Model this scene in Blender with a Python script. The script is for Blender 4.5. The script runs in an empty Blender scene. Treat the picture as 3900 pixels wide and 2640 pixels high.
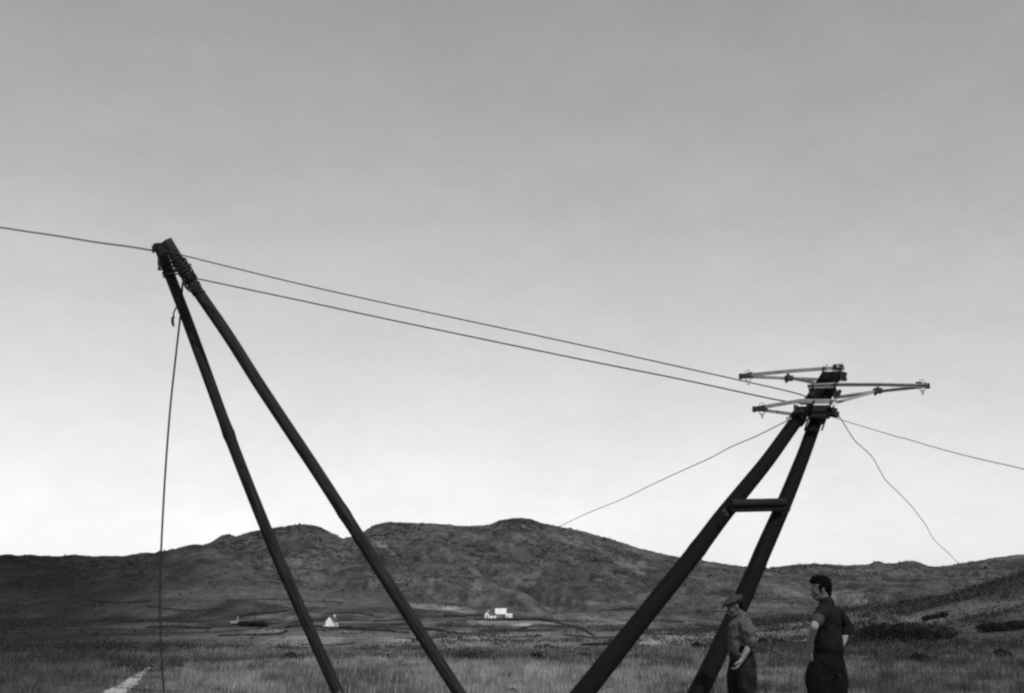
import bpy, math, random
import numpy as np
from mathutils import Vector, Matrix, Quaternion, noise as mnoise

random.seed(7)
RNG = np.random.default_rng(11)
R = math.radians
sc = bpy.context.scene
COL = sc.collection

# ------------------------------------------------------------------ camera, sky, sun, exposure
F = 4550.0; CX, CY = 1950.0, 1320.0; CAMZ = 1.40
PITCH = math.atan((2340.0 - CY) / F)
cam_d = bpy.data.cameras.new('camera')
cam_d.sensor_width = 36.0
cam_d.lens = 36.0 * F / 3900.0
cam_d.clip_start = 0.1; cam_d.clip_end = 30000.0
cam = bpy.data.objects.new('camera', cam_d); COL.objects.link(cam)
cam.location = (0, 0, CAMZ); cam.rotation_euler = (math.pi / 2 + PITCH, 0, 0)
sc.camera = cam

SUN_EL, SUN_AZ = R(50), R(158)          # azimuth clockwise from +Y (the view direction)
world = bpy.data.worlds.new('World'); sc.world = world; world.use_nodes = True
nt = world.node_tree; nt.nodes.clear()
sky = nt.nodes.new('ShaderNodeTexSky'); sky.sky_type = 'NISHITA'; sky.sun_disc = False
sky.sun_elevation = SUN_EL; sky.sun_rotation = SUN_AZ
sky.air_density = 1.0; sky.dust_density = 0.7; sky.ozone_density = 1.0
sep = nt.nodes.new('ShaderNodeSeparateColor'); nt.links.new(sky.outputs[0], sep.inputs[0])
def wmath(op, a, b):
    n = nt.nodes.new('ShaderNodeMath'); n.operation = op
    for i, v in enumerate((a, b)):
        if hasattr(v, 'links') or hasattr(v, 'is_output'): nt.links.new(v, n.inputs[i])
        else: n.inputs[i].default_value = v
    return n.outputs[0]
# black and white film: one grey value out of the sky's three colours
grey = wmath('ADD', wmath('MULTIPLY', sep.outputs[0], 0.20), wmath('ADD', wmath('MULTIPLY', sep.outputs[1], 0.30), wmath('MULTIPLY', sep.outputs[2], 0.50)))
grey = wmath('MULTIPLY', grey, 0.71)
# faint thin cloud
wtc = nt.nodes.new('ShaderNodeTexCoord'); wmp = nt.nodes.new('ShaderNodeMapping'); wmp.inputs['Scale'].default_value = (1, 1, 2.2); nt.links.new(wtc.outputs['Generated'], wmp.inputs[0])
wn = nt.nodes.new('ShaderNodeTexNoise'); wn.inputs['Scale'].default_value = 7.0; wn.inputs['Detail'].default_value = 12.0; wn.inputs['Roughness'].default_value = 0.78
nt.links.new(wmp.outputs[0], wn.inputs['Vector'])
grey = wmath('MULTIPLY', grey, wmath('ADD', wmath('MULTIPLY', wn.outputs[0], 0.34), 0.815))
bg = nt.nodes.new('ShaderNodeBackground'); bg.inputs['Strength'].default_value = 0.15
wo = nt.nodes.new('ShaderNodeOutputWorld')
nt.links.new(grey, bg.inputs['Color']); nt.links.new(bg.outputs[0], wo.inputs[0])

sun_d = bpy.data.lights.new('sun', 'SUN'); sun_d.energy = 2.0; sun_d.angle = R(0.5); sun_d.color = (1.0, 0.995, 0.985)
sun = bpy.data.objects.new('sun', sun_d); COL.objects.link(sun)
to_sun = Vector((math.sin(SUN_AZ) * math.cos(SUN_EL), math.cos(SUN_AZ) * math.cos(SUN_EL), math.sin(SUN_EL)))
sun.rotation_euler = to_sun.to_track_quat('Z', 'Y').to_euler()
sc.view_settings.view_transform = 'Standard'; sc.view_settings.look = 'None'
sc.view_settings.gamma = 1.0; sc.view_settings.use_curve_mapping = False
sc.view_settings.exposure = 0.45
sc.render.engine = 'CYCLES'
sc.cycles.filter_width = 2.4
sc.cycles.use_denoising = False
sc.cycles.max_bounces = 4

# ------------------------------------------------------------------ projection helpers
cp, sp = math.cos(PITCH), math.sin(PITCH)
FWD = Vector((0, cp, sp)); UPV = Vector((0, -sp, cp))
def ray(px, py): return Vector((1, 0, 0)) * (px - CX) + FWD * F + UPV * (CY - py)
def at(px, py, Y):
    d = ray(px, py); return Vector((0, 0, CAMZ)) + d * (Y / d.y)
def project(x, y, z):
    zz = z - CAMZ
    dep = y * cp + zz * sp; up = -y * sp + zz * cp
    dep = np.where(dep < 0.1, 0.1, dep)
    return CX + F * x / dep, CY - F * up / dep
def Z2(x, y): return 2700 + x / 2.446, 1300 + y / 2.446

# ------------------------------------------------------------------ numpy value noise
def _h(ix, iy, s):
    n = (ix.astype(np.int64) * 374761393 + iy.astype(np.int64) * 668265263 + s * 974634777) & 0xFFFFFFFF
    n = ((n ^ (n >> 13)) * 1274126177) & 0xFFFFFFFF
    return ((n ^ (n >> 16)) & 0xFFFF) / 65535.0
def vn(x, y, s=0):
    x = np.asarray(x, float); y = np.asarray(y, float)
    ix = np.floor(x); iy = np.floor(y); fx = x - ix; fy = y - iy
    fx = fx * fx * fx * (fx * (fx * 6 - 15) + 10); fy = fy * fy * fy * (fy * (fy * 6 - 15) + 10)
    a = _h(ix, iy, s); b = _h(ix + 1, iy, s); c = _h(ix, iy + 1, s); d = _h(ix + 1, iy + 1, s)
    return (a * (1 - fx) + b * fx) * (1 - fy) + (c * (1 - fx) + d * fx) * fy
def fbm(x, y, o=4, s=0):
    t = 0; a = 0.5
    for k in range(o):
        t = t + a * (vn(x, y, s + k * 17) * 2 - 1); x = np.asarray(x) * 2.03 + 5.1; y = np.asarray(y) * 2.03 + 1.7; a *= 0.5
    return t
def sstep(a, b, x):
    t = np.clip((x - a) / (b - a), 0, 1); return t * t * (3 - 2 * t)

# ------------------------------------------------------------------ terrain heights
def te_curve(pts, k=1.6781):
    az, te = [], []
    for px, py in pts:
        d = ray(px * k, py * k); az.append(math.atan2(d.x, d.y)); te.append(d.z / math.hypot(d.x, d.y))
    o = np.argsort(az); return np.array(az)[o], np.array(te)[o]
SKYLINE = te_curve([(-1500,1330),(-900,1292),(-450,1278),(-150,1266),(0,1266),(100,1266),(200,1266),(270,1267),(350,1260),(440,1243),(475,1233),(500,1217),
 (520,1213),(535,1218),(560,1210),(610,1200),(650,1193),(680,1189),(705,1190),(730,1198),(760,1213),(778,1222),(800,1217),
 (820,1210),(850,1192),(885,1184),(920,1186),(980,1188),(1060,1193),(1110,1192),(1135,1182),(1165,1177),(1200,1178),
 (1230,1188),(1270,1195),(1330,1208),(1400,1228),(1450,1245),(1510,1258),(1560,1268),(1620,1276),(1680,1285),(1720,1289),
 (1745,1291),(1790,1284),(1850,1281),(1920,1283),(1975,1280),(1985,1275),(1996,1275),(2010,1281),(2030,1280),(2055,1275),
 (2070,1273),(2088,1278),(2110,1287),(2150,1285),(2200,1277),(2260,1266),(2324,1258),(2500,1240),(2800,1225),(3400,1270),(3900,1330)])
SPUR = te_curve([(-1500,1345),(-900,1300),(-450,1280),(-150,1262),(0,1262),(100,1261),(200,1263),(270,1264),(350,1258),(440,1242),(480,1245),(530,1250),(575,1262),(610,1285),
 (650,1305),(700,1325),(760,1345),(850,1372),(950,1395)])
RHILL = te_curve([(1500,1420),(1640,1404),(1750,1393),(1850,1380),(1905,1367),(2070,1353),(2150,1335),(2240,1312),(2324,1290),(2500,1268),(2900,1240),(3600,1260),(4500,1340)])
def soften(cur, sig=.045):
    g = np.linspace(-1.2, 1.2, 1200); v = np.interp(g, *cur); k_ = np.exp(-.5 * (np.linspace(-3, 3, 135)) ** 2); k_ /= k_.sum()
    return g, np.convolve(np.pad(v, 67, mode='edge'), k_, mode='valid')
SKY_S, SPUR_S = soften(SKYLINE), soften(SPUR)
VAL_R = np.array([0,34,40,60,100,200,400,600,800,1000,1150,1500,9000.])
VAL_Z = np.array([0,0,-.08,-.35,-.85,-2.1,-4.0,-5.2,-4.2,-1.2,1.5,4,4.])
RM, RS, RH = 2600.0, 1500.0, 170.0
def height(x, y):
    x = np.asarray(x, float); y = np.asarray(y, float)
    r = np.hypot(x, y) + 1e-6; az = np.arctan2(x, y)
    base = np.interp(r, VAL_R, VAL_Z)
    base = base + 0.05 * fbm(x / 1.7, y / 1.7, 3, 3) * sstep(60, 38, r) + 0.10 * fbm(x / 6, y / 6, 2, 5) * sstep(16, 40, r) * sstep(140, 80, r)
    base = base + sstep(38, 160, r) * 0.55 * fbm(x / 28, y / 28, 4, 9) + sstep(250, 900, r) * 2.2 * fbm(x / 110, y / 110, 4, 21)
    out = np.abs(az)
    # right-hand hillside
    hc = CAMZ + RH * np.interp(az, *RHILL)
    s = sstep(38, RH, r) ** 0.9; back = 1 - sstep(RH, RH + 190, r)
    rh = np.maximum(hc - 0.2, 0) * s * back * sstep(R(66), R(55), out)
    base = base * (1 - 0.3 * s * back) + rh + 0.45 * fbm(x / 16, y / 16, 3, 31) * sstep(0.5, 4, rh)
    # main mountain
    t = np.clip((r - 1050) / (RM - 1050), 0, 1); S = t ** 1.25; w_ = t ** 2
    azp = az + (1 - t) * .30 * fbm(x / 600, y / 600, 3, 141)
    mc = CAMZ + RM * (w_ * np.interp(az, *SKYLINE) + (1 - w_) * np.interp(azp, *SKY_S))
    mc = np.maximum(mc, 25)
    bk = 1 - 0.7 * sstep(RM, RM + 2500, r)
    mid = np.clip(4 * t * (1 - t), 0, 1)
    rid = 1 - np.abs(fbm(x / 420 + y / 1500, y / 620, 4, 41)) * 2.2
    z = base + (mc - 4) * S * bk
    gul = np.abs(fbm((x + .55 * y) / 260, (y - .3 * x) / 900, 4, 45))
    z = z + mid * (18 * (rid - .45) + 9 * fbm(x / 120, y / 160, 4, 51) - 22 * np.exp(-(gul / .07) ** 2) * (1 - .6 * t)) + np.minimum(t * 5, 1) * (3.4 * fbm(x / 38, y / 45, 4, 61) * (0.35 + .65 * mid) + 1.9 * fbm(x / 11, y / 11, 3, 71))
    # left spur in front of the mountain
    ts = np.clip((r - 950) / (RS - 950), 0, 1); w_ = ts ** 2
    scst = CAMZ + RS * (w_ * np.interp(az, *SPUR) + (1 - w_) * np.interp(az + (1 - ts) * .15 * fbm(x / 300, y / 300, 3, 147), *SPUR_S)); bs = 1 - sstep(RS, RS + 600, r)
    ms = np.clip(4 * ts * (1 - ts), 0, 1)
    zs = base + (np.maximum(scst - 2, 0)) * ts ** 1.15 * bs + ms * (5 * fbm(x / 90, y / 130, 4, 81)) + ts * (2.6 * fbm(x / 22, y / 26, 4, 91))
    zs = np.where(scst > 3, zs, -50)
    return np.maximum(z, zs)
def hz(x, y): return float(height(np.array([x]), np.array([y]))[0])
def ground_at(px, py, rmin=8, rmax=2600):
    d = ray(px, py); h = math.hypot(d.x, d.y)
    rs = np.geomspace(rmin, rmax, 900); xs = d.x / h * rs; ys = d.y / h * rs; zs = CAMZ + d.z / h * rs
    hit = np.where(height(xs, ys) > zs)[0]
    i = hit[0] if len(hit) else len(rs) - 1
    return Vector((xs[i], ys[i], float(height(xs[i:i+1], ys[i:i+1])[0])))

# ------------------------------------------------------------------ materials (all grey: it is black and white film)
MATS = {}
def mat(name, lo, hi=None, rough=0.9, scale=6.0, bump=0.0, bscale=None, detail=6, coord='Object', stretch=(1,1,1), spec=0.3, attr=None, metal=0.0, aamp=1.0):
    m = bpy.data.materials.new(name); m.use_nodes = True; t = m.node_tree; N = t.nodes; L = t.links
    b = N['Principled BSDF']; b.inputs['Roughness'].default_value = rough; b.inputs['Metallic'].default_value = metal
    b.inputs['Specular IOR Level'].default_value = spec
    hi = lo if hi is None else hi
    tc = N.new('ShaderNodeTexCoord'); mp = N.new('ShaderNodeMapping'); mp.inputs['Scale'].default_value = stretch
    L.new(tc.outputs[coord], mp.inputs[0])
    nz = N.new('ShaderNodeTexNoise'); nz.inputs['Scale'].default_value = scale; nz.inputs['Detail'].default_value = detail; nz.inputs['Roughness'].default_value = 0.65
    L.new(mp.outputs[0], nz.inputs['Vector'])
    rp = N.new('ShaderNodeMapRange'); rp.inputs[1].default_value = 0.3; rp.inputs[2].default_value = 0.7; rp.inputs[3].default_value = lo; rp.inputs[4].default_value = hi
    L.new(nz.outputs[0], rp.inputs[0]); out = rp.outputs[0]
    if attr:
        at_ = N.new('ShaderNodeAttribute'); at_.attribute_name = attr
        mu = N.new('ShaderNodeMath'); mu.operation = 'MULTIPLY'; L.new(out, mu.inputs[0]); L.new(at_.outputs['Fac'], mu.inputs[1]); out = mu.outputs[0]
    L.new(out, b.inputs['Base Color'])
    if bump:
        nb = N.new('ShaderNodeTexNoise'); nb.inputs['Scale'].default_value = bscale or scale * 3; nb.inputs['Detail'].default_value = 5
        L.new(mp.outputs[0], nb.inputs['Vector'])
        bp = N.new('ShaderNodeBump'); bp.inputs['Strength'].default_value = 1.0; bp.inputs['Distance'].default_value = bump
        L.new(nb.outputs[0], bp.inputs['Height']); L.new(bp.outputs[0], b.inputs['Normal'])
    MATS[name] = m; return m
M = lambda n: MATS[n]
mat('creosoted_pole', .0012, .0045, .75, 3.0, .004, 9, coord='UV', stretch=(6, .6, 1), spec=.10)
mat('strut_timber', .008, .020, .8, 3.0, .004, 9, coord='UV', stretch=(6, .6, 1), spec=.12)
mat('weathered_pole', .0015, .040, .8, 3.4, .006, 8, coord='UV', stretch=(7, .5, 1), spec=.10)
mat('crossarm_steel', .20, .36, .6, 14, .001, spec=.3)
mat('pale_steel', .7, .85, .5, 20, 0)
mat('dark_iron', .005, .016, .6, 20, 0)
mat('rope', .16, .26, .9, 60, .002, 150)
mat('cable', .02, .035, .6, 40, 0)
mat('lashing_rope', .006, .03, .9, 40, .003, 120)
mat('whitewash', .62, .85, .9, .8, .0)
mat('pale_roof', .45, .75, .8, .5, 0)
mat('thatch', .045, .09, .95, .8, 0)
mat('grey_wall', .16, .32, .95, .7, 0)
mat('dark_opening', .015, .015, .7)
mat('grass_blade', .75, 1.0, .8, 2, 0, attr='tone', spec=.15)
mat('scrub_leaf', .75, 1.2, .85, 3, 0, attr='tone', spec=.1)
mat('stone', .05, .12, .95, 1.2, .02)
mat('peat', .012, .035, .95, 9, .02)
mat('track_earth', .20, .46, .95, 7, .01)
mat('skin', .15, .24, .65, 25, .0006, 120, spec=.2, attr='tone')
mat('hair', .002, .006, .9, 60, .002, 200, spec=.04)
mat('eye_white', .14, .18, .5); mat('eye_dark', .01, .01, .3)
mat('dark_shirt', .008, .014, .95, 18, .002, 90, spec=.05)
mat('dark_trousers', .0045, .010, .95, 18, .002, 90, spec=.05)
mat('pale_shirt', .035, .10, .9, 14, .003, 60, spec=.1)
mat('grey_trousers', .007, .022, .95, 14, .003, 60, spec=.05)
mat('tweed_cap', .02, .05, .95, 60, .002, 200, spec=.1)
mat('cuff_cloth', .03, .05, .95, 18, .002, 90, spec=.05)
mat('leather', .003, .006, .8, 30, .001, spec=.08)

def ground_material():
    m = bpy.data.materials.new('ground_cover'); m.use_nodes = True; t = m.node_tree; N = t.nodes; L = t.links
    b = N['Principled BSDF']; b.inputs['Roughness'].default_value = .95; b.inputs['Specular IOR Level'].default_value = .08
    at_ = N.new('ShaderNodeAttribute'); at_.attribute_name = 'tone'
    tc = N.new('ShaderNodeTexCoord')
    def nz(scale, lo, hi, det=7, st=(1, 1, 1), ro=.7):
        mp = N.new('ShaderNodeMapping'); mp.inputs['Scale'].default_value = st; L.new(tc.outputs['Object'], mp.inputs[0])
        n = N.new('ShaderNodeTexNoise'); n.inputs['Scale'].default_value = scale; n.inputs['Detail'].default_value = det; n.inputs['Roughness'].default_value = ro
        L.new(mp.outputs[0], n.inputs['Vector'])
        r = N.new('ShaderNodeMapRange'); r.inputs[1].default_value = .32; r.inputs[2].default_value = .68; r.inputs[3].default_value = lo; r.inputs[4].default_value = hi
        L.new(n.outputs[0], r.inputs[0]); return r.outputs[0], n.outputs[0]
    def mul(a, c):
        q = N.new('ShaderNodeMath'); q.operation = 'MULTIPLY'; L.new(a, q.inputs[0]); L.new(c, q.inputs[1]); return q.outputs[0]
    e_, _ = nz(.75, .45, 1.55, 6, (1, .4, 1), .8)
    a, _ = nz(.011, .74, 1.22, 8, (1, .6, 1))
    c, _ = nz(.11, .50, 1.50, 10, (1, .45, 1), .8)
    d, dn = nz(1.4, .75, 1.2, 6)
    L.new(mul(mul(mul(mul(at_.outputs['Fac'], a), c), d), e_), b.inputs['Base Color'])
    bp = N.new('ShaderNodeBump'); bp.inputs['Distance'].default_value = 4.5; bp.inputs['Strength'].default_value = .8
    _, n2 = nz(.22, 0, 1, 9, (1, 1, 1), .7); L.new(n2, bp.inputs['Height'])
    # the coarse relief belongs to the far slopes only, the near ground has its own geometry
    at2 = N.new('ShaderNodeAttribute'); at2.attribute_name = 'rough'; L.new(at2.outputs['Fac'], bp.inputs['Strength'])
    L.new(bp.outputs[0], b.inputs['Normal'])
    MATS['ground_cover'] = m
ground_material()

# ------------------------------------------------------------------ object helpers
def link(name, me, material=None, parent=None, smooth=False):
    o = bpy.data.objects.new(name, me); COL.objects.link(o)
    if material: me.materials.append(MATS[material])
    if smooth:
        me.polygons.foreach_set('use_smooth', [True] * len(me.polygons))
    if parent: o.parent = parent
    return o
def tag(o, label=None, cat=None, group=None, kind=None):
    if label: o['label'] = label
    if cat: o['category'] = cat
    if group: o['group'] = group
    if kind: o['kind'] = kind
    return o
def empty(name, loc=(0, 0, 0), parent=None):
    o = bpy.data.objects.new(name, None); COL.objects.link(o); o.location = loc; o.empty_display_size = .2
    if parent: o.parent = parent
    return o
class MB:
    """collects vertices and faces of ONE mesh"""
    def __init__(s): s.v = []; s.f = []; s.uv = {}
    def add(s, vs, fs):
        b = len(s.v); s.v += [tuple(p) for p in vs]; s.f += [tuple(i + b for i in f) for f in fs]
    def box(s, c, size, rot=None):
        c = Vector(c); q = rot or Matrix.Identity(3); hx, hy, hz_ = [k / 2 for k in size]
        vs = [c + q @ Vector((x, y, z)) for x in (-hx, hx) for y in (-hy, hy) for z in (-hz_, hz_)]
        s.add(vs, [(0,1,3,2),(4,6,7,5),(0,4,5,1),(2,3,7,6),(0,2,6,4),(1,5,7,3)])
    def beam(s, a, b, w, h, up=(0, 0, 1)):
        a, b = Vector(a), Vector(b); t = (b - a).normalized(); u = Vector(up); sd = t.cross(u).normalized(); u = sd.cross(t).normalized()
        vs = [p + sd * x * w / 2 + u * y * h / 2 for p in (a, b) for x, y in ((-1,-1),(1,-1),(1,1),(-1,1))]
        s.add(vs, [(0,3,2,1),(4,5,6,7),(0,1,5,4),(1,2,6,5),(2,3,7,6),(3,0,4,7)])
    def channel(s, a, b, w, h, t_, up=(0, 0, 1), flip=1):
        """steel channel: web and two flanges"""
        a, b = Vector(a), Vector(b); t = (b - a).normalized(); sd = t.cross(Vector(up)).normalized(); u = sd.cross(t).normalized()
        s.beam(a, b, t_, h, u)
        for k in (1, -1):
            off = u * (k * (h / 2 - t_ / 2)) + sd * flip * (w / 2)
            s.beam(a + off, b + off, w - t_, t_, u)
    def tube(s, pts, rad, n=8, cap=True, closed=False, jit=0.0, seed=0):
        pts = [Vector(p) for p in pts]; m = len(pts)
        rad = [rad] * m if not hasattr(rad, '__len__') else rad
        vs = []; ref = None; base = len(s.v)
        L_ = 0
        for i, p in enumerate(pts):
            if closed: t = (pts[(i + 1) % m] - pts[i - 1]).normalized()
            else: t = (pts[min(i + 1, m - 1)] - pts[max(i - 1, 0)]).normalized()
            if ref is None:
                ref = t.orthogonal().normalized()
            ref = (ref - t * ref.dot(t)).normalized(); bi = t.cross(ref)
            if i: L_ += (p - pts[i - 1]).length
            for k in range(n):
                a_ = 2 * math.pi * k / n
                rr = rad[i] * (1 + jit * mnoise.noise(Vector((math.cos(a_) * 1.2 + seed, math.sin(a_) * 1.2, L_ * 1.1))))
                vs.append(p + ref * math.cos(a_) * rr + bi * math.sin(a_) * rr)
                s.uv[base + len(vs) - 1] = (a_ / (2 * math.pi), L_)
        fs = []
        for i in range(m if closed else m - 1):
            j = (i + 1) % m
            for k in range(n):
                fs.append((i*n+k, i*n+(k+1) % n, j*n+(k+1) % n, j*n+k))
        if cap and not closed:
            fs.append(tuple(range(n))[::-1]); fs.append(tuple(range((m-1)*n, m*n)))
        s.add(vs, fs)
    def mesh(s, name, uv=False):
        me = bpy.data.meshes.new(name); me.from_pydata(s.v, [], s.f); me.update()
        if uv:
            lay = me.uv_layers.new(name='UVMap')
            for lp in me.loops:
                lay.data[lp.index].uv = s.uv.get(lp.vertex_index, (0, 0))
        return me
    def build(s, name, material, parent=None, smooth=False, uv=False):
        o = link(name, s.mesh(name, uv), material, parent, smooth)
        if smooth:
            try: o.data.set_sharp_from_angle(angle=R(50))
            except Exception: pass
        return o
def fast_mesh(name, verts, tris, attrs=None, smooth=False):
    me = bpy.data.meshes.new(name); k = tris.shape[1]
    me.vertices.add(len(verts)); me.vertices.foreach_set('co', np.ascontiguousarray(verts, dtype=np.float32).ravel())
    me.loops.add(tris.size); me.loops.foreach_set('vertex_index', np.ascontiguousarray(tris, dtype=np.int32).ravel())
    me.polygons.add(len(tris)); me.polygons.foreach_set('loop_start', np.arange(len(tris), dtype=np.int32) * k)
    me.polygons.foreach_set('loop_total', np.full(len(tris), k, dtype=np.int32))
    if smooth: me.polygons.foreach_set('use_smooth', np.ones(len(tris), dtype=bool))
    me.update(calc_edges=True)
    for n_, a in (attrs or {}).items():
        at_ = me.attributes.new(n_, 'FLOAT', 'POINT'); at_.data.foreach_set('value', np.ascontiguousarray(a, dtype=np.float32))
    return me
def lerp_path(pts, n):
    """smooth Catmull-Rom through the points"""
    pts = [Vector(p) for p in pts]; out = []
    for i in range(len(pts) - 1):
        p0 = pts[max(i-1, 0)]; p1 = pts[i]; p2 = pts[i+1]; p3 = pts[min(i+2, len(pts)-1)]
        for k in range(n):
            t = k / n
            out.append(.5 * ((2*p1) + (p2-p0)*t + (2*p0-5*p1+4*p2-p3)*t*t + (3*p1-p0-3*p2+p3)*t**3))
    out.append(pts[-1]); return out

# ------------------------------------------------------------------ the ground: one sheet from underfoot to behind the mountain
def tone_at(x, y, z):
    """colour of the plant cover (dry grass, heather, mown fields), with light falloff painted in at the left"""
    r = np.hypot(x, y); px, py = project(x, y, z)
    az = np.arctan2(x, y)
    tone = np.interp(r, [0, 34, 40, 90, 300, 900, 1100, 1500, 2600], [.15, .15, .115, .108, .096, .092, .084, .074, .070])
    tone = tone * (1 + .28 * fbm(x / 22, y / 55, 4, 101) * sstep(30, 70, r)) * (1 + .45 * fbm(x / 90, y / 210, 5, 103) * sstep(100, 300, r) )
    vz = sstep(70, 130, r) * sstep(1150, 950, r)
    tone = tone * (1 + vz * (1.0 * fbm(x / 16, y / 170, 4, 221) + .7 * fbm(x / 60, y / 60, 3, 223)))
    # patchwork of small fields on the valley floor: cells with edges
    v = (px - 650) ; inval = sstep(110, 190, r) * (1 - sstep(1080, 1250, r))
    cx_ = np.floor(x / 70 + .5 * np.sin(y / 130)); cy_ = np.floor(y / 120 + .3 * np.sin(x / 60))
    tone = tone * (1 + inval * .5 * (_h(cx_, cy_, 5) * 2 - 1))
    # light falling off over the left-hand spur and flat below, painted as tone
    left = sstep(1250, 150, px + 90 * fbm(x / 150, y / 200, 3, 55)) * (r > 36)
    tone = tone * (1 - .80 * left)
    tone = tone * (1 - .40 * sstep(950, 500, px) * (r <= 36) * sstep(14, 26, r))  # same light falloff painted into the near meadow on the left
    mt = sstep(1050, 1400, r); tone = tone * (1 + mt * (.42 * fbm(x / 55 + y / 200, y / 190, 5, 201) + .85 * fbm(x / 11, y / 28, 4, 203) + .12 * sstep(1900, 2600, px)))
    rt = sstep(2750, 3300, px + 120 * fbm(x / 30, y / 60, 3, 205)) * sstep(36, 60, r) * sstep(1100, 900, r)
    tone = tone * (1 - .48 * rt) * (1 + .9 * rt * fbm((x + .8 * y) / 60, (y - .5 * x) / 14, 4, 207))
    P = lambda cx, cy, rx, ry, val, rot=0.0: (cx, cy, rx, ry, val, rot)
    pats = [P(1640,2312,105,11,1.65,.06), P(1755,2322,70,12,1.6,.1), P(1900,2374,125,13,1.7,.04), P(1990,2388,60,12,1.5), P(2030,2362,90,9,1.35,.12),
            P(1000,2405,90,8,1.6), P(1150,2440,170,18,1.55,-.02), P(1190,2482,60,6,1.7,-.1), P(1080,2497,80,5,1.8), P(1080,2345,150,14,1.35), P(600,2385,190,12,1.4,-.03),
            P(1440,2350,110,14,1.35), P(1400,2480,110,8,1.4), P(1510,2435,90,12,1.35), P(1780,2445,160,16,1.25), P(2100,2450,120,14,1.25,.04),
            P(2500,2440,160,12,1.45,-.08), P(2240,2295,70,9,1.35,.1), P(2350,2130,110,16,1.3,.5), P(2440,2160,25,30,1.4), P(1470,2090,60,8,1.55,.6), P(1000,2150,50,8,1.35,.6),
            P(2950,2305,130,8,1.45,.04), P(3300,2291,90,4,1.8,-.14), P(3000,2440,180,14,1.5), P(3400,2455,300,14,1.35,-.03), P(3150,2265,160,18,1.2),
            P(3560,2300,180,20,.8,-.2), P(3850,2260,160,22,.7,-.2), P(3500,2520,200,16,.65), P(3750,2550,200,20,.7), P(3150,2545,130,10,.7),
            P(1540,2530,220,8,.7), P(960,2376,80,10,.45), P(1450,2395,160,6,.6), P(2960,2350,170,10,.75,-.12), P(3000,2600,90,20,.7), P(2400,2600,120,18,.85)]
    for cx, cy, rx, ry, val, rot in pats:
        dx = px - cx; dy = py - cy; c, s = math.cos(rot), math.sin(rot)
        u = (dx * c + dy * s) / rx; w = (-dx * s + dy * c) / ry
        q = np.sqrt(u * u + w * w) + .22 * fbm(px / 40, py / 14, 3, 7)
        tone = tone * (1 + (val - 1) * (1.7 if val > 1 else 1.25) * sstep(1.15, .8, q) * (y > 10))
    return np.clip(tone, .008, .4)

def build_ground():
    d0 = ray(-160, 1320); d1 = ray(4060, 1320); a0 = math.atan2(d0.x, d0.y); a1 = math.atan2(d1.x, d1.y)
    az = np.concatenate([np.linspace(-math.pi, a0 - .3, 60, endpoint=False), np.linspace(a0 - .3, a0, 90, endpoint=False), np.linspace(a0, a1, 980, endpoint=False),
                         np.linspace(a1, a1 + .3, 90, endpoint=False), np.linspace(a1 + .3, math.pi, 60, endpoint=False)])
    rr = np.concatenate([np.linspace(.6, 18, 24, endpoint=False), np.linspace(18, 40, 80, endpoint=False), np.geomspace(40, 1000, 150, endpoint=False),
                         np.linspace(1000, 2640, 260, endpoint=False), np.geomspace(2640, 9000, 24)])
    na, nr = len(az), len(rr)
    A, RR = np.meshgrid(az, rr); x = (np.sin(A) * RR).ravel(); y = (np.cos(A) * RR).ravel(); z = height(x, y)
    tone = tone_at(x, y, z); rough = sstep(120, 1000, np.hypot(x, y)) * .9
    x = np.append(x, 0); y = np.append(y, 0); z = np.append(z, 0); tone = np.append(tone, .12); rough = np.append(rough, 0)
    i, j = np.meshgrid(np.arange(nr - 1), np.arange(na), indexing='ij'); j2 = (j + 1) % na
    quads = np.stack([i * na + j, i * na + j2, (i + 1) * na + j2, (i + 1) * na + j], -1).reshape(-1, 4)[:, ::-1]
    # centre fan as degenerate-free quads pairs
    c = nr * na; jj = np.arange(0, na, 2); fan = np.stack([np.full(len(jj), c), jj, (jj + 1) % na, (jj + 2) % na], -1)[:, ::-1]
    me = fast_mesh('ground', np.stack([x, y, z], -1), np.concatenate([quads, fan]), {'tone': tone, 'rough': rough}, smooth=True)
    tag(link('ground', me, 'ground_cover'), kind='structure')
build_ground()

# pale trodden path coming up from the lower left
def build_path():
    cen = [(408,2664,64),(440,2640,56),(470,2620,44),(505,2592,30),(540,2565,14),(566,2546,7),(583,2536,2)]
    vs, fs = [], []
    P = []
    for px, py, w in cen:
        a = ground_at(px - w * .8, py, 10); b = ground_at(px + w * .85, py, 10); P.append((a, b))
    n = 8; rows = []
    for i in range(len(P) - 1):
        for k in range(6):
            t = k / 6; rows.append((P[i][0].lerp(P[i+1][0], t), P[i][1].lerp(P[i+1][1], t)))
    rows.append(P[-1])
    for ri, (a, b) in enumerate(rows):
        for k in range(n + 1):
            t = k / n; q = a.lerp(b, t)
            if k in (0, n): q = q + (b - a) * .30 * mnoise.noise(Vector((ri * .9, k, 2)))
            vs.append((q.x, q.y, hz(q.x, q.y) + .012))
    for i in range(len(rows) - 1):
        for k in range(n): fs.append((i*(n+1)+k, i*(n+1)+k+1, (i+1)*(n+1)+k+1, (i+1)*(n+1)+k))
    mb = MB(); mb.add(vs, fs); tag(mb.build('path', 'track_earth', smooth=True), kind='structure')
    return np.array([[(a.x + b.x) / 2, (a.y + b.y) / 2, (b - a).length / 2] for a, b in rows])
PATH = build_path()

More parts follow.
